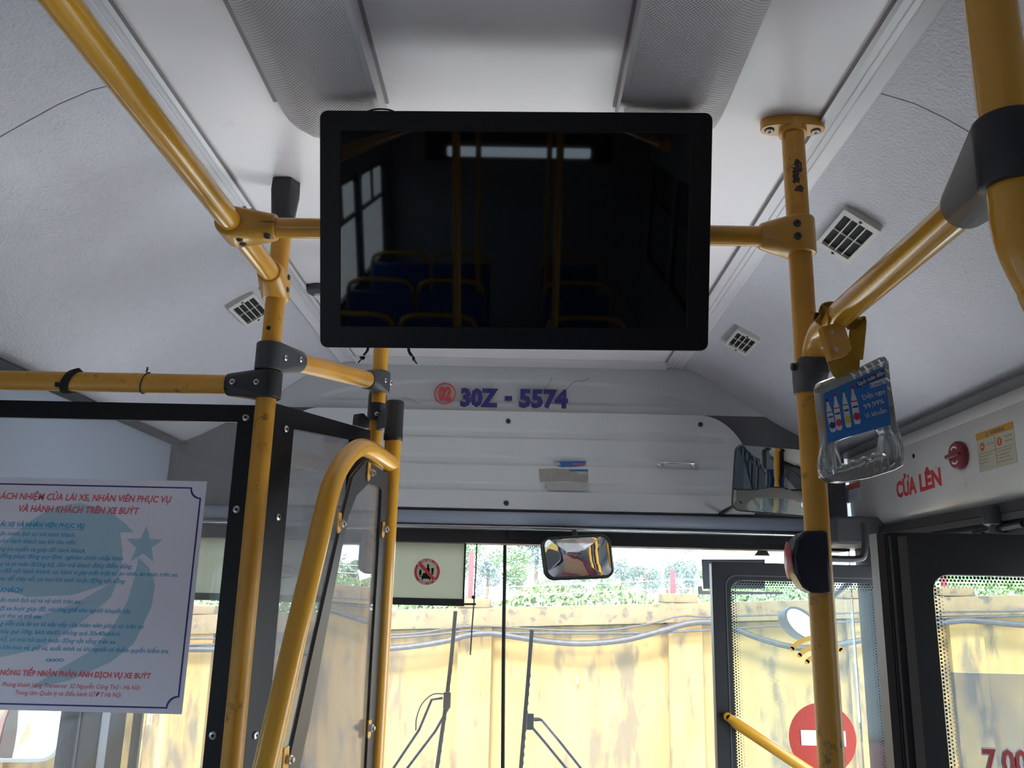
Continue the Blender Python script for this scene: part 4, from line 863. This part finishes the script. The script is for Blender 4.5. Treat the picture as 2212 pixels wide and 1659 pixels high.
pl2, d2 = door_leaf('door_2', 1.60, .664, 1.128, 1.628, .742, 1.10, 1.553, .03, 'nearer opened front door leaf at the edge of the picture, with a price sticker')
MB().box((.649, 1.588, -.25), (.6635, 1.622, 1.625)).box((.668, 1.582, -.25), (.672, 1.584, 1.62)).box((.684, 1.581, -.25), (.700, 1.584, 1.62)).build('edge_profile', mat('edge_brown', (.07, .062, .058), .45, var=.25, vscale=8), d2)
dots(pl2, .742, 1.10, 1.553, .0066, .0027, 4, d2)
film = MB().pbox(pl2, pl2.px(2052, 1452)[0], .2, 1.085, pl2.px(2052, 1452)[1], .002, .003).build('clear_film', glass('film', (.82, .85, .92), refl=1.6, haze=.22, hcol=(.45, .52, .68), rough=.03, hscale=9), d2, ang=0)
pr_ = thing('price_sticker', 'red fare number with white outline at the foot of the nearer door glass', 'sticker', pl2.pt(*pl2.px(2150, 1659, .005)))
mb = MB(); a0_, b0_ = pl2.px(2125, 1672, .005); text_mb(mb, '7.000', pl2, a0_, b0_, .040, bold=.07, sx=.8, c=.0042); mb.build('outline', M['white'], pr_, ang=0)
mb = MB(); text_mb(mb, '7.000', pl2, a0_+.002, b0_, .040, bold=.02, sx=.8, c=.0052); mb.build('digits', mat('fare_red', (.45, .05, .05), .5), pr_, ang=0)

# ================================================================== SUN BLIND
YBL = 2.84; plb2 = plane_y(YBL); bxr, bzt, bzb = plb2.px(1004, 1158)[0], plb2.px(930, 1150)[1], plb2.px(930, 1293)[1]
bln = thing('sun_blind', 'pale green roller sun blind with black edges pulled down on the windscreen', 'blind', (-.6, YBL, bzt))
bm_ = bpy.data.materials.new('blind_fabric'); bm_.use_nodes = True; t = bm_.node_tree; t.nodes.clear()
o_ = t.nodes.new('ShaderNodeOutputMaterial'); d_1 = t.nodes.new('ShaderNodeBsdfDiffuse'); d_1.inputs[0].default_value = (.52, .52, .42, 1); t_1 = t.nodes.new('ShaderNodeBsdfTranslucent'); t_1.inputs[0].default_value = (.30, .31, .23, 1); m_1 = t.nodes.new('ShaderNodeMixShader'); m_1.inputs[0].default_value = .45
t.links.new(d_1.outputs[0], m_1.inputs[1]); t.links.new(t_1.outputs[0], m_1.inputs[2]); t.links.new(m_1.outputs[0], o_.inputs[0])
rows = []
for i in range(13):
    z = bzt+(bzb-bzt)*i/12; rows.append([(x, YBL+.0015*math.sin(x*40+z*60)+.001*math.sin(x*90), z) for x in [-1.06+j*(bxr+1.06)/60 for j in range(61)]])
MB().grid(rows).build('fabric', bm_, bln)
MB().grid([[(x, YBL-.003-.003*math.sin(i/3*math.pi)+.0008*math.sin(x*130), bzt-.012*i/3-.002) for x in [-1.06+j*(bxr+1.06)/90 for j in range(91)]] for i in range(4)]).build('gathered_top', bm_, bln)
z_ = plb2.px(930, 1308)[1]
MB().box((-1.07, YBL-.006, z_), (bxr+.006, YBL+.004, bzb+.001)).build('bottom_bar', M['black'], bln, bevel=.001)
MB().box((bxr, YBL-.004, bzb), (bxr+.006, YBL+.003, bzt)).build('side_edge', M['black'], bln)
MB().box((-1.09, YBL-.03, bzt-.002), (plb2.px(1045, 1145)[0], YBL+.02, bzt+.035)).build('cassette', M['black'], bln, bevel=.003)
rx, _ = plb2.px(1030, 1150); q = [plb2.pt(*plb2.px(*p_)) for p_ in ((1031, 1150), (1028, 1230), (1024, 1300), (1020, 1350), (1016, 1415))]
MB().tube(q, .0022, 8).lathe([(.001, -.007), (.006, -.004), (.007, 0), (.006, .004), (.001, .007)], plb2.pt(*plb2.px(1023, 1290)), (0, 0, 1), 14).tube([plb2.pt(*plb2.px(1003, 1305)), plb2.pt(*plb2.px(1028, 1305))], .0035, 8).build('guide_rod', M['black'], bln)
a, b = plb2.px(620, 1235, .002); grey_l = mat('emblem_grey', (.16, .18, .20), .6)
mb = MB().ring(plb2, circ(a, b, .034, 32, .021), circ(a, b, .029, 32, .0165), .0065, .0073)
for t_, w in ((-60, .004), (-38, .005), (-16, .005), (16, .005), (38, .005), (60, .004)):
    d2_ = Vector((math.sin(rad(t_)), math.cos(rad(t_)))); s_ = Vector((d2_.y, -d2_.x))
    mb.sheet(plb2, [(a+d2_.x*.006+s_.x*.001, b-.012+d2_.y*.005), (a+d2_.x*.024*.9+s_.x*w*.6, b-.012+d2_.y*.024+s_.y*w*.6), (a+d2_.x*.024*.9-s_.x*w*.6, b-.012+d2_.y*.024-s_.y*w*.6)], .007)
mb.pbox(plb2, a+.042, b-.019, a+.047, b+.019, .0065, .0073); mb.build('printed_emblem', grey_l, bln, ang=0)
ns = thing('prohibition_sticker', 'round red-ringed no drinking and driving sticker on the pale blind', 'sticker', plb2.pt(*plb2.px(922, 1236)))
a, b = plb2.px(922.5, 1235, .004); R0 = .0415
MB().prism(plb2, circ(a, b, R0*.83, 40), .004, .0047).build('ground', mat('sticker_cream', (.62, .62, .45), .5), ns, ang=0)
red_s = mat('sticker_red', (.58, .05, .05), .5)
mb = MB().ring(plb2, circ(a, b, R0, 48), circ(a, b, R0*.80, 48), .0047, .0055); c5 = math.cos(rad(45)); k = R0*.82
mb.sheet(plb2, [(a-k*c5-.0035, b+k*c5-.0035), (a-k*c5+.0035, b+k*c5+.0035), (a+k*c5+.0035, b-k*c5+.0035), (a+k*c5-.0035, b-k*c5-.0035)], .0066); mb.build('red_ring', red_s, ns, ang=0)
mb = MB(); S = R0/28
def sp2(pts): mb.sheet(plb2, [(a+x*S, b+y*S) for x, y in pts], .0056)
sp2([(0, 16), (4, 16), (4, 9), (6, 6), (6, -4), (-2, -4), (-2, 6), (0, 9)]); sp2([(9, 8), (15, 8), (13.5, -6), (10.5, -6)])
sp2([(-10, -8), (-8, -3), (4, -3), (7, -8), (9, -10), (9, -15), (-11, -15), (-12, -10)]); sp2([(-11, -15), (-8, -15), (-8, -18), (-11, -18)]); sp2([(5, -15), (8, -15), (8, -18), (5, -18)])
sp2([(-17, 2), (-14, 4), (-12, 2), (-12, -7), (-17, -7)]); sp2([(-15.5, -7), (-13.5, -7), (-13.5, -12), (-15.5, -12)]); sp2([(-20, 7), (-14, 3), (-9, 6), (-14, 4.5)])
mb.build('pictogram', M['blackgloss'], ns, ang=0)
mb = MB()
def arc_text(s_, a0, a1, r, h, flip):
    n = len(s_)
    for i, ch in enumerate(s_):
        if ch == ' ': continue
        t = rad(a0+(a1-a0)*i/(n-1)); rot = t-math.pi/2 if not flip else t+math.pi/2
        text_mb(mb, ch, plb2, a+r*math.cos(t), b+r*math.sin(t), h, 'CENTER', rot=rot, bold=.02, c=.0062)
arc_text('ĐÃ UỐNG RƯỢU, BIA', 145, 35, R0*.835, .0050, False); arc_text('KHÔNG LÁI XE', 232, 318, R0*.965, .0052, True)
mb.build('lettering', M['white'], ns, ang=0)

# ================================================================== INSIDE MIRRORS
def mirror(name, lab, c, w, h, rc, target, curve, shape_roll=0, rim=.006, z0off=0, m='black', cx=0):
    c = Vector(c); n = ((Vector((0, 0, EZ))-c).normalized()+(Vector(target)-c).normalized()).normalized()
    u = Vector((0, 0, 1)).cross(n).normalized(); u = u*math.cos(shape_roll)+n.cross(u)*math.sin(shape_roll); pl = Plane(c, u, n.cross(u))
    th = thing(name, lab, 'mirror', c)
    A = rrect(-w, -h, w, h, rc, 8); B = rrect(-w+rim, -h+rim, w-rim, h-rim, rc-rim, 8)
    MB().ring(pl, A, B, -.012, .003).prism(pl, rrect(-w+.003, -h+.003, w-.003, h-.003, rc-.003, 8), -.022, -.008).build('housing', M[m], th, bevel=.002)
    vs = []; K = 10; nb = len(B)
    for k in range(K+1):
        for (p, q) in B:
            a_, b_ = p*k/K, q*k/K; vs.append(pl.pt(a_, b_, .0-(a_*a_+b_*b_)/(2*curve)))
    fs = [(k*nb+i, k*nb+(i+1) % nb, (k+1)*nb+(i+1) % nb, (k+1)*nb+i) for k in range(1, K) for i in range(nb)]+[(0, nb+(i+1) % nb, nb+i) for i in range(nb)]
    o = MB().add(vs, fs).build('mirror_glass', M['mirror'], th, ang=80)
    return th, pl
cm = P(1245, 1205, y=2.66)
m1, plm = mirror('rear_view_mirror', 'rounded inside mirror above the windscreen centre showing the driver seat', cm, .112, .066, .03, (-.66, 1.72, 1.0), .85, rad(3))
t0_ = cm+Vector((0, .02, .055)); MB().tube([t0_, Vector((t0_.x, YP+.03, 1.715))], .008, 10).box((t0_.x-.02, YP+.005, 1.70), (t0_.x+.02, YP+.045, 1.72)).build('stem', M['black'], m1)
cm2 = P(1672, 1038, y=2.5)+Vector((.008, 0, 0))
m2, plm2 = mirror('corner_mirror', 'wider thin-rimmed mirror in the front corner half behind the door-side pole', cm2, .125, .098, .025, (1.0, 1.0, 1.56), 3.0, rad(-4), rim=.0035)
MB().tube([cm2+Vector((-.10, .02, -.06)), cm2+Vector((-.11, .06, -.07)), cm2+Vector((-.11, YP-2.5, -.075))], .007, 10).build('stem', M['black'], m2)

# notice stuck on the windscreen behind the door leaf
plq = plane_y(2.885); pw = thing('paper_notice', 'faint grey paper sheet stuck high on the windscreen beside the door leaf', 'notice', plq.pt(*plq.px(1580, 1240)))
MB().prism(plq, pxpoly(plq, [(1515, 1208), (1652, 1208), (1652, 1272), (1519, 1272)]), 0, .001).build('sheet', mat('grey_paper', (.30, .32, .38), .7), pw)
MB().prism(plq, pxpoly(plq, [(1507, 1266), (1516, 1266), (1516, 1276), (1690, 1279), (1690, 1284), (1508, 1284)]), 0, .004).build('clip_rail', M['white'], pw)

# ================================================================== WIPERS
YW = 2.955; plv = plane_y(YW)
def W_(x, y): return plv.pt(*plv.px(x, y))
for lab, bl_, jt, arms, hose in (
    ('windscreen wiper on the driver side with a curved washer hose', [(984, 1320), (975, 1420), (962, 1530), (944, 1659)], (966, 1512), [[(968, 1530), (940, 1580), (880, 1659)], [(956, 1508), (932, 1512), (905, 1577), (850, 1659)]], [(962, 1499), (935, 1500), (912, 1520), (900, 1550), (898, 1578)]),
    ('windscreen wiper on the door side with two thin arms', [(1149, 1360), (1142, 1450), (1133, 1560), (1125, 1659)], (1145, 1558), [[(1148, 1570), (1172, 1598), (1222, 1659)], [(1150, 1556), (1170, 1556), (1190, 1580), (1212, 1606), (1254, 1659)]], [(1148, 1551), (1168, 1553), (1180, 1568), (1205, 1598)])):
    th = thing('wiper', lab, 'wiper', W_(*jt), 'wipers on the windscreen')
    q = [W_(*p_) for p_ in bl_]; e = (q[-1]-q[-2]).normalized(); q.append(q[-1]+e*.14)
    MB().strap(bez(q, 4), .0125, .006, (1, 0, 0)).build('blade', M['black'], th)
    mb = MB(); 
    for k in range(16):
        t = .28+.045*k
        if t < 1: 
            i = t*(len(q)-1); c0 = q[int(i)]+(q[min(int(i)+1, len(q)-1)]-q[int(i)])*(i-int(i)); mb.box((c0.x+.0045, c0.y-.008, c0.z), (c0.x+.0085, c0.y-.002, c0.z+.011))
    mb.build('blade_spring', M['grey_plastic'], th)
    j = W_(*jt); MB().box((j.x-.012, j.y-.012, j.z-.025), (j.x+.012, j.y+.004, j.z+.025)).build('joint', M['grey_plastic'], th, bevel=.002)
    for a_ in arms:
        p_ = [W_(*k)+Vector((0, .006, 0)) for k in a_]; e = (p_[-1]-p_[-2]).normalized(); p_.append(p_[-1]+e*.25); MB().tube(p_, .0048, 8).build('arm', M['black'], th)
    MB().tube(bez([W_(*k) for k in hose], 5), .0024, 6).build('washer_hose', M['black'], th)

# ================================================================== DRIVER SEAT (seen in the mirror)
maroon = mat('maroon_vinyl', (.13, .03, .045), .4)
ds = thing('driver_chair', 'maroon driver seat with a beaded cover, visible in the inside mirror', 'seat', (-.72, 1.85, 0))
MB().box((-.92, 1.75, .40), (-.52, 2.2, .52)).build('cushion', maroon, ds, bevel=.03)
MB().box((-.93, 1.66, .48), (-.51, 1.76, 1.0)).build('backrest', maroon, ds, bevel=.035)
MB().box((-.83, 1.67, 1.01), (-.61, 1.745, 1.13)).build('headrest', maroon, ds, bevel=.03)
MB().box((-.85, 1.75, 0), (-.59, 2.1, .40)).build('base', M['grey_plastic'], ds)
mb = MB()
for i in range(22):
    for j in range(14):
        x, z = -.865+j*.0225+(i % 2)*.011, .48+i*.0245; mb.ring(Plane((x, 1.775, z), (-1, 0, 0), (0, 0, 1)), circ(0, 0, .0125, 8, .016), circ(0, 0, .0085, 8, .011), 0, .006)
mb.build('beaded_cover', mat('beads', (.36, .22, .14), .6), ds, ang=40)

# ================================================================== PASSENGER SEATS (seen dimly in the screen)
blue = mat('seat_blue', (.02, .09, .30), .45)
def make_seat():
    t = thing('passenger_seat', 'blue moulded passenger seat with yellow back handle, second row beside the door side windows', 'seat', (0, 0, 0), 'blue passenger seats')
    MB().box((-.21, -.2, .40), (.21, .2, .45)).build('seat_shell', blue, t, bevel=.02)
    MB().box((-.21, -.24, .42), (.21, -.19, 1.0)).build('backrest', blue, t, bevel=.02)
    MB().tube(bez([(-.2, -.215, .8), (-.2, -.215, 1.0), (-.15, -.215, 1.06), (0, -.215, 1.07), (.15, -.215, 1.06), (.2, -.215, 1.0), (.2, -.215, .8)], 5), .014, 10).build('handle', M['yellow'], t)
    MB().box((-.19, -.15, 0), (-.15, .12, .4)).box((.15, -.15, 0), (.19, .12, .4)).build('stand', M['grey_plastic'], t)
    return t
s0 = make_seat(); first = True
for j, x in enumerate((-.88, -.44, .34)):
    for i, y in enumerate((-.9, -1.75, -2.6, -3.5)):
        o = s0 if first else copy_tree(s0); first = False; o.location = (x, y, 0); col_ = ('driver-side window', 'driver-side aisle', 'door-side aisle', 'door-side window')[j]
        o['label'] = 'blue passenger seat in the %s file, %s row from the front' % (col_, ('first', 'second', 'third', 'last')[i])
for x, y, l_ in ((-.28, -1.2, 'driver-side aisle pole near the first seats'), (-.28, -3.0, 'driver-side aisle pole near the rear seats'), (.16, -1.6, 'door-side aisle pole near the second seats'), (.16, -3.2, 'door-side aisle pole near the rear seats')):
    tag(MB().tube([(x, y, 0), (x, y, CEIL)], R_, 16).build('stanchion', M['yellow']), 'yellow '+l_, 'pole')
tag(MB().tube([(.424, -.3, 2.05), (.424, -3.5, 2.05)], R_, 16).build('overhead_rail', M['yellow']), 'yellow overhead rail over the door-side seats, behind the viewer', 'grab rail')

# ================================================================== OUTSIDE
GZ = -.9
struct(MB().box((-40, -40, GZ-.1), (40, 60, GZ)).build('ground', M['asphalt']))
def wall_mat():
    m, t, b = nmat('stained_yellow_render'); N = t.nodes.new; L = t.links.new; b.inputs['Roughness'].default_value = .9
    tc = N('ShaderNodeTexCoord'); mp = N('ShaderNodeMapping'); mp.inputs['Scale'].default_value = (2.2, 2.2, .55); L(tc.outputs['Object'], mp.inputs[0])
    n1 = N('ShaderNodeTexNoise'); n1.inputs['Scale'].default_value = 2.2; n1.inputs['Detail'].default_value = 9; n1.inputs['Roughness'].default_value = .68; L(mp.outputs[0], n1.inputs['Vector'])
    r1_ = N('ShaderNodeMapRange'); r1_.inputs[1].default_value = .50; r1_.inputs[2].default_value = .60; L(n1.outputs[0], r1_.inputs[0])
    n2 = N('ShaderNodeTexNoise'); n2.inputs['Scale'].default_value = 3.5; n2.inputs['Detail'].default_value = 3; L(mp.outputs[0], n2.inputs['Vector'])
    c1_ = N('ShaderNodeMix'); c1_.data_type = 'RGBA'; c1_.inputs[6].default_value = (.220, .124, .030, 1); c1_.inputs[7].default_value = (.235, .175, .075, 1); L(n2.outputs[0], c1_.inputs[0])
    c2_ = N('ShaderNodeMix'); c2_.data_type = 'RGBA'; c2_.inputs[7].default_value = (.062, .052, .042, 1); L(c1_.outputs[2], c2_.inputs[6])
    mu = N('ShaderNodeMath'); mu.operation = 'MULTIPLY'; mu.inputs[1].default_value = .75; L(r1_.outputs[0], mu.inputs[0]); L(mu.outputs[0], c2_.inputs[0])
    L(c2_.outputs[2], b.inputs['Base Color']); return m
wm = wall_mat()
def cope_mat():
    return mat('stained_coping', (.15, .105, .055), .9, var=.3, vscale=8, dirt=.8, dcol=(.04, .038, .036), dscale=7, dthr=.53)
cm_ = cope_mat()
YO = 8.0; tilt = (1.475-1.344)/(1.708+1.135)
def wz(x): return 1.396+tilt*x*1.0
bw = thing('boundary_wall', 'stained yellow rendered boundary wall with piers and a coping in front of the bus', 'wall', (0, YO, GZ))
def sl_box(mb, x0, x1, y0, y1, dz0, dz1, base=None):
    v = []
    for x in (x0, x1):
        for y in (y0, y1): v += [(x, y, base if base is not None else wz(x)+dz0), (x, y, wz(x)+dz1)]
    mb.add(v, [(0, 1, 3, 2), (4, 6, 7, 5), (0, 4, 5, 1), (2, 3, 7, 6), (1, 5, 7, 3), (0, 2, 6, 4)]); return mb
sl_box(MB(), -14, 14, YO+.09, YO+.29, 0, -.18, base=GZ).build('wall_face', wm, bw, ang=0)
sl_box(MB(), -14, 14, YO-.0, YO+.35, -.165, 0).build('coping', cm_, bw, ang=0)
for px_ in (20, 430, 1028, 1480, 1865, 2085, -500, 2500):
    x = P(px_, 1310, y=YO).x; sl_box(MB(), x-.15, x+.15, YO+.02, YO+.3, 0, -.16, base=GZ).build('pier', wm, bw, ang=0)
    MB().box((x-.19, YO+.05, wz(x)), (x+.13, YO+.32, wz(x)+.085)).build('pier_cap', cm_, bw, bevel=.01)
for px_, lab in ((1454, 'rusty red iron post on the wall pier nearest the door leaf'), (1016, 'rusty red iron post on the wall pier beside the blind rod'), (2042, 'red iron post on the pier seen through the nearer door glass')):
    x = P(px_, 1280, y=YO+.15).x; q = MB().box((x-.022, YO+.14, wz(x)+.07), (x+.022, YO+.18, wz(x)+(.30 if px_ != 1016 else .52)))
    tag(q.build('fence_post', mat('rust_red', (.16, .04, .05), .8), ang=0), lab, 'post', 'iron posts on the wall')
for k, dz in enumerate((.12, .2)):
    tag(MB().tube([(-6, YO+.20, wz(-6)+dz), (-.4, YO+.20, wz(-.4)+dz-.02), (1.5, YO+.20, wz(1.5)+dz+.01), (6, YO+.20, wz(6)+dz)], .0035, 5).build('fence_wire', M['white']), ('lower' if k == 0 else 'upper')+' strand of pale barbed wire above the boundary wall', 'wire')
cab = mat('black_cable', (.022, .022, .026), .6, dirt=.6, dcol=(.05, .048, .045), dscale=25, dthr=.5)
plo = plane_y(YO-.05)
for r, pts, lab in ((.026, [(-120, 1420), (400, 1402), (640, 1412), (850, 1400), (960, 1385), (1010, 1372), (1060, 1368), (1110, 1375), (1180, 1385), (1260, 1390), (1350, 1382), (1430, 1362), (1490, 1346), (1545, 1345), (1590, 1360), (1660, 1385), (1740, 1400), (1850, 1385), (2050, 1343), (2130, 1343), (2212, 1350), (2400, 1360)], 'thickest sagging black cable along the yellow wall'),
                    (.010, [(-120, 1400), (430, 1393), (840, 1378), (980, 1366), (1020, 1362), (1090, 1367), (1300, 1368), (1420, 1367), (1545, 1360), (1900, 1340), (2212, 1330)], 'straight thin cable pinned along the yellow wall'),
                    (.008, [(-120, 1385), (430, 1380), (850, 1371), (960, 1359), (1040, 1352), (1180, 1360), (1300, 1362), (1400, 1348), (1470, 1331), (1545, 1332), (1800, 1325), (2212, 1320)], 'slack thin wire nearest the coping of the yellow wall')):
    tag(MB().tube(bez([plo.pt(*plo.px(*q)) for q in pts], 5), r, 8).build('wall_cable', cab), lab, 'cable')
tag(MB().hull([P(1246, 1470+dy, y=YO+.08)+Vector((dx, dz, 0)) for dx, dy in ((-.01, -9), (.012, -8), (.014, 6), (-.008, 9)) for dz in (0, -.03)]).build('wall_spout', mat('stub', (.35, .24, .12), .9)), 'small brown stub sticking out of the yellow wall', 'pipe')
# greenery
def leaf_mat(n, c):
    m = mat(n, c, .7, var=.35, vscale=3); return m
lm = [leaf_mat('leaves_green', (.13, .21, .10)), leaf_mat('leaves_blue_green', (.15, .21, .20)), leaf_mat('leaves_dark', (.09, .13, .11))]
bark = mat('bark', (.16, .12, .09), .9)
def crown_mesh(seed, n, rx, ry, rz, ls, m):
    rnd = random.Random(seed); mb = MB(); bl = [(rnd.uniform(-.6, .6)*rx, rnd.uniform(-.6, .6)*ry, rnd.uniform(-.5, .75)*rz, rnd.uniform(.3, .55)) for _ in range(9)]
    for _ in range(n):
        bx0, by0, bz0, br = rnd.choice(bl); d = Vector((rnd.gauss(0, 1), rnd.gauss(0, 1), rnd.gauss(0, 1))).normalized()*br*rnd.uniform(.6, 1)
        c = Vector((bx0+d.x*rx, by0+d.y*ry, bz0+d.z*rz)); u = Vector((rnd.gauss(0, 1), rnd.gauss(0, 1), rnd.gauss(0, 1))).normalized()*ls*rnd.uniform(.6, 1.3); v = u.orthogonal().normalized()*ls*.55; v.rotate(Matrix.Rotation(rnd.uniform(0, 6), 3, u))
        mb.add([c-u, c+v*.8, c+u, c-v*.8], [(0, 1, 2, 3)])
    return mb
protos = []
for k, (sd, n, rx, ry, rz, ls, m) in enumerate(((1, 2600, .9, .7, .8, .05, lm[0]), (2, 2600, .7, .6, 1.2, .05, lm[1]), (5, 2600, 1.1, .8, .7, .05, lm[2]))):
    t = thing('tree', 'tree', 'tree', (0, 0, 0), 'trees beyond the wall'); crown_mesh(sd, n, rx, ry, rz, ls, m).build('crown', m, t, ang=0)
    MB().tube([(0, 0, -7.5), (.03, 0, -1), (0, 0, .3)], .06, 8).build('trunk', bark, t); protos.append(t)
random.seed(11); used = [False]*3
tl = [(985, 1215, 12, 0, .9), (1055, 1245, 13, 1, .8), (1125, 1235, 12, 0, 1.0), (1160, 1215, 16, 1, 1.0), (1200, 1275, 11, 2, .55), (1240, 1265, 12, 0, .6), (1300, 1262, 14, 0, .6), (1345, 1248, 16, 1, .75), (1395, 1255, 15, 2, .7), (1440, 1255, 17, 1, .8), (1485, 1248, 16, 1, .8), (1530, 1262, 13, 0, .6), (1600, 1258, 14, 0, .7), (1680, 1262, 13, 1, .6), (1790, 1262, 14, 0, .7), (1870, 1262, 18, 2, .6), (2060, 1262, 13, 0, .6), (2140, 1250, 14, 2, .7), (2200, 1262, 12, 0, .6), (440, 1275, 12, 0, .7)]
kn_ = ['bright green bushy tree', 'pale blue-green slender tree', 'dark green spreading tree']
where = ['behind the blind rod', 'just beside the centre seal of the windscreen', 'below and beside the inside mirror', 'farthest behind the inside mirror', 'lowest under the inside mirror', 'under the middle of the inside mirror', 'under the door-side edge of the inside mirror', 'first clear of the inside mirror', 'midway between mirror and iron post', 'directly behind the rusty iron post', 'between iron post and paper sheet', 'behind the paper sheet', 'in the near corner of the far door glass', 'under the sheet in the far door glass', 'behind the door-side pole', 'beside the dark corner pillar', 'behind the red post in the near door glass', 'in the middle of the near door glass', 'at the outer edge of the near door glass', 'beside the notice edge']
for (px_, py_, D, k, s), w_ in zip(tl, where):
    t = protos[k] if not used[k] else copy_tree(protos[k]); used[k] = True; q = P(px_, py_, y=D)
    t.location = q; k_ = .52*D/12; t.scale = (s*k_, s*k_, s*k_*.8); t.rotation_euler.z = random.uniform(0, 6); t['label'] = '%s %s' % (kn_[k], w_)
mb = MB(); rnd = random.Random(4)
for _ in range(9000):
    x = rnd.uniform(-5, 6.5); h = .13+.07*math.sin(x*3.1)+.05*math.sin(x*7.7); c = Vector((x, YO+.5+rnd.uniform(0, .7), wz(x)-.12+rnd.uniform(0, 1)**.7*(h+.12)))
    u = Vector((rnd.gauss(0, 1), rnd.gauss(0, 1), rnd.gauss(0, 1))).normalized()*.03; v = u.orthogonal().normalized()*.018; mb.add([c-u, c+v, c+u, c-v], [(0, 1, 2, 3)])
mb.add([(-5, YO+.9, GZ), (6.5, YO+.9, GZ), (6.5, YO+.9, wz(6.5)-.1), (-5, YO+.9, wz(-5)-.1)], [(0, 1, 2, 3)])
tag(mb.build('creepers', leaf_mat('creeper_leaves', (.12, .20, .06)), ang=0), 'tangled green creepers growing just behind the yellow wall', 'plants', kind='stuff')

# outside mirrors of the bus
cmx = P(1733, 1347, y=3.05)
em = thing('side_mirror', 'oval outside mirror seen through the far door glass beside the pole', 'mirror', cmx)
n_ = ((Vector((0, 0, EZ))-cmx).normalized()+Vector((.5, .1, .9))).normalized(); ple = Plane(cmx, Vector((0, 0, 1)).cross(n_), n_.cross(Vector((0, 0, 1)).cross(n_)))
ple = Plane(cmx, Vector((.82, .2, -.52)), Vector((.4, .3, .8)))
if ple.n.y > 0: ple = Plane(cmx, -ple.u, ple.v)
E_ = circ(0, 0, .075, 32, .047); MB().ring(ple, E_, circ(0, 0, .067, 32, .040), -.02, .004).prism(ple, circ(0, 0, .072, 32, .045), -.04, -.012).build('housing', M['grey_plastic'], em)
MB().sheet(ple, circ(0, 0, .068, 32, .041), .0).build('mirror_glass', M['mirror'], em, ang=0)
MB().tube([cmx+Vector((.03, .03, .02)), cmx+Vector((.12, .0, .10)), P(1830, 1262, y=3.0), Vector((1.12, 2.7, 1.72))], .009, 8).build('arm', M['black'], em)
cml = P(58, 1560, y=2.95); el = thing('side_mirror', 'large rounded outside mirror below the notice, beyond the driver window', 'mirror', cml)
n_ = ((Vector((0, 0, EZ))-cml).normalized()+Vector((-.15, -1, -.02)).normalized()).normalized(); ple = Plane(cml, Vector((0, 0, 1)).cross(n_), Vector((0, 0, 1)))
MB().ring(ple, rrect(-.115, -.12, .115, .16, .06), rrect(-.105, -.11, .105, .15, .05), -.01, .006).prism(ple, rrect(-.11, -.115, .11, .155, .055), -.04, -.01).build('housing', mat('mirror_pale', (.35, .42, .42), .4), el)
MB().sheet(ple, rrect(-.107, -.112, .107, .152, .05), .0).build('mirror_glass', M['mirror'], el, ang=0)
MB().tube([cml+Vector((0, .03, .1)), cml+Vector((.05, .03, .3)), Vector((-1.14, 2.8, 1.8))], .012, 8).build('arm', M['black'], el)

# parked neighbouring buses (seen in mirrors and through panes)
def livery():
    m, t, b = nmat('bus_livery'); N = t.nodes.new; L = t.links.new; b.inputs['Roughness'].default_value = .3
    tc = N('ShaderNodeTexCoord'); sp = N('ShaderNodeSeparateXYZ'); L(tc.outputs['Object'], sp.inputs[0])
    a = N('ShaderNodeMath'); a.operation = 'MULTIPLY_ADD'; a.inputs[1].default_value = .30; L(sp.outputs[1], a.inputs[0]); L(sp.outputs[2], a.inputs[2])
    r = N('ShaderNodeMath'); r.operation = 'MULTIPLY'; r.inputs[1].default_value = .33; L(a.outputs[0], r.inputs[0]); f = N('ShaderNodeMath'); f.operation = 'FRACT'; L(r.outputs[0], f.inputs[0])
    cr_ = N('ShaderNodeValToRGB'); e = cr_.color_ramp; e.interpolation = 'CONSTANT'; e.elements[0].color = (.62, .38, .08, 1); e.elements[1].position = .28; e.elements[1].color = (.72, .68, .66, 1)
    for p_, c_ in ((.42, (.50, .08, .10, 1)), (.56, (.62, .42, .10, 1)), (.70, (.72, .72, .72, 1)), (.86, (.50, .06, .07, 1))): q = e.elements.new(p_); q.color = c_
    L(f.outputs[0], cr_.inputs[0]); L(cr_.outputs[0], b.inputs['Base Color']); return m
lv = livery(); upb = mat('bus_upper_blue', (.40, .52, .60), .3)
for x0, x1, y0, y1, lab in ((1.95, 4.35, -11, -1.6, 'parked red and yellow bus behind and beside the front door, caught in the corner mirror'), (-5.6, -3.2, -8, 2.2, 'parked red and yellow bus beyond the driver window, caught in the mirrors')):
    b_ = thing('parked_bus', lab, 'bus', ((x0+x1)/2, (y0+y1)/2, GZ), 'neighbouring parked buses')
    MB().box((x0, y0, GZ+.3), (x1, y1, .55)).build('lower_body', lv, b_, bevel=.05); MB().box((x0+.02, y0+.05, .55), (x1-.02, y1-.05, 2.1)).build('upper_body', upb, b_, bevel=.08)
    for k in range(6):
        ya = y0+.5+k*1.5
        MB().box((x0-.005, ya, .75), (x1+.005, ya+1.25, 1.75)).build('window', mat('bus_window_sky_tint', (.26, .36, .42), .12), b_, bevel=.01)  # reflected sky is put into the pane colour as pale blue
    for yy in (y0+1.6, y1-1.8):
        MB().lathe([(.48, 0), (.48, x1-x0+.02)], (x0-.01, yy, GZ+.48), (1, 0, 0), 28).build('wheels', M['rubber'], b_)
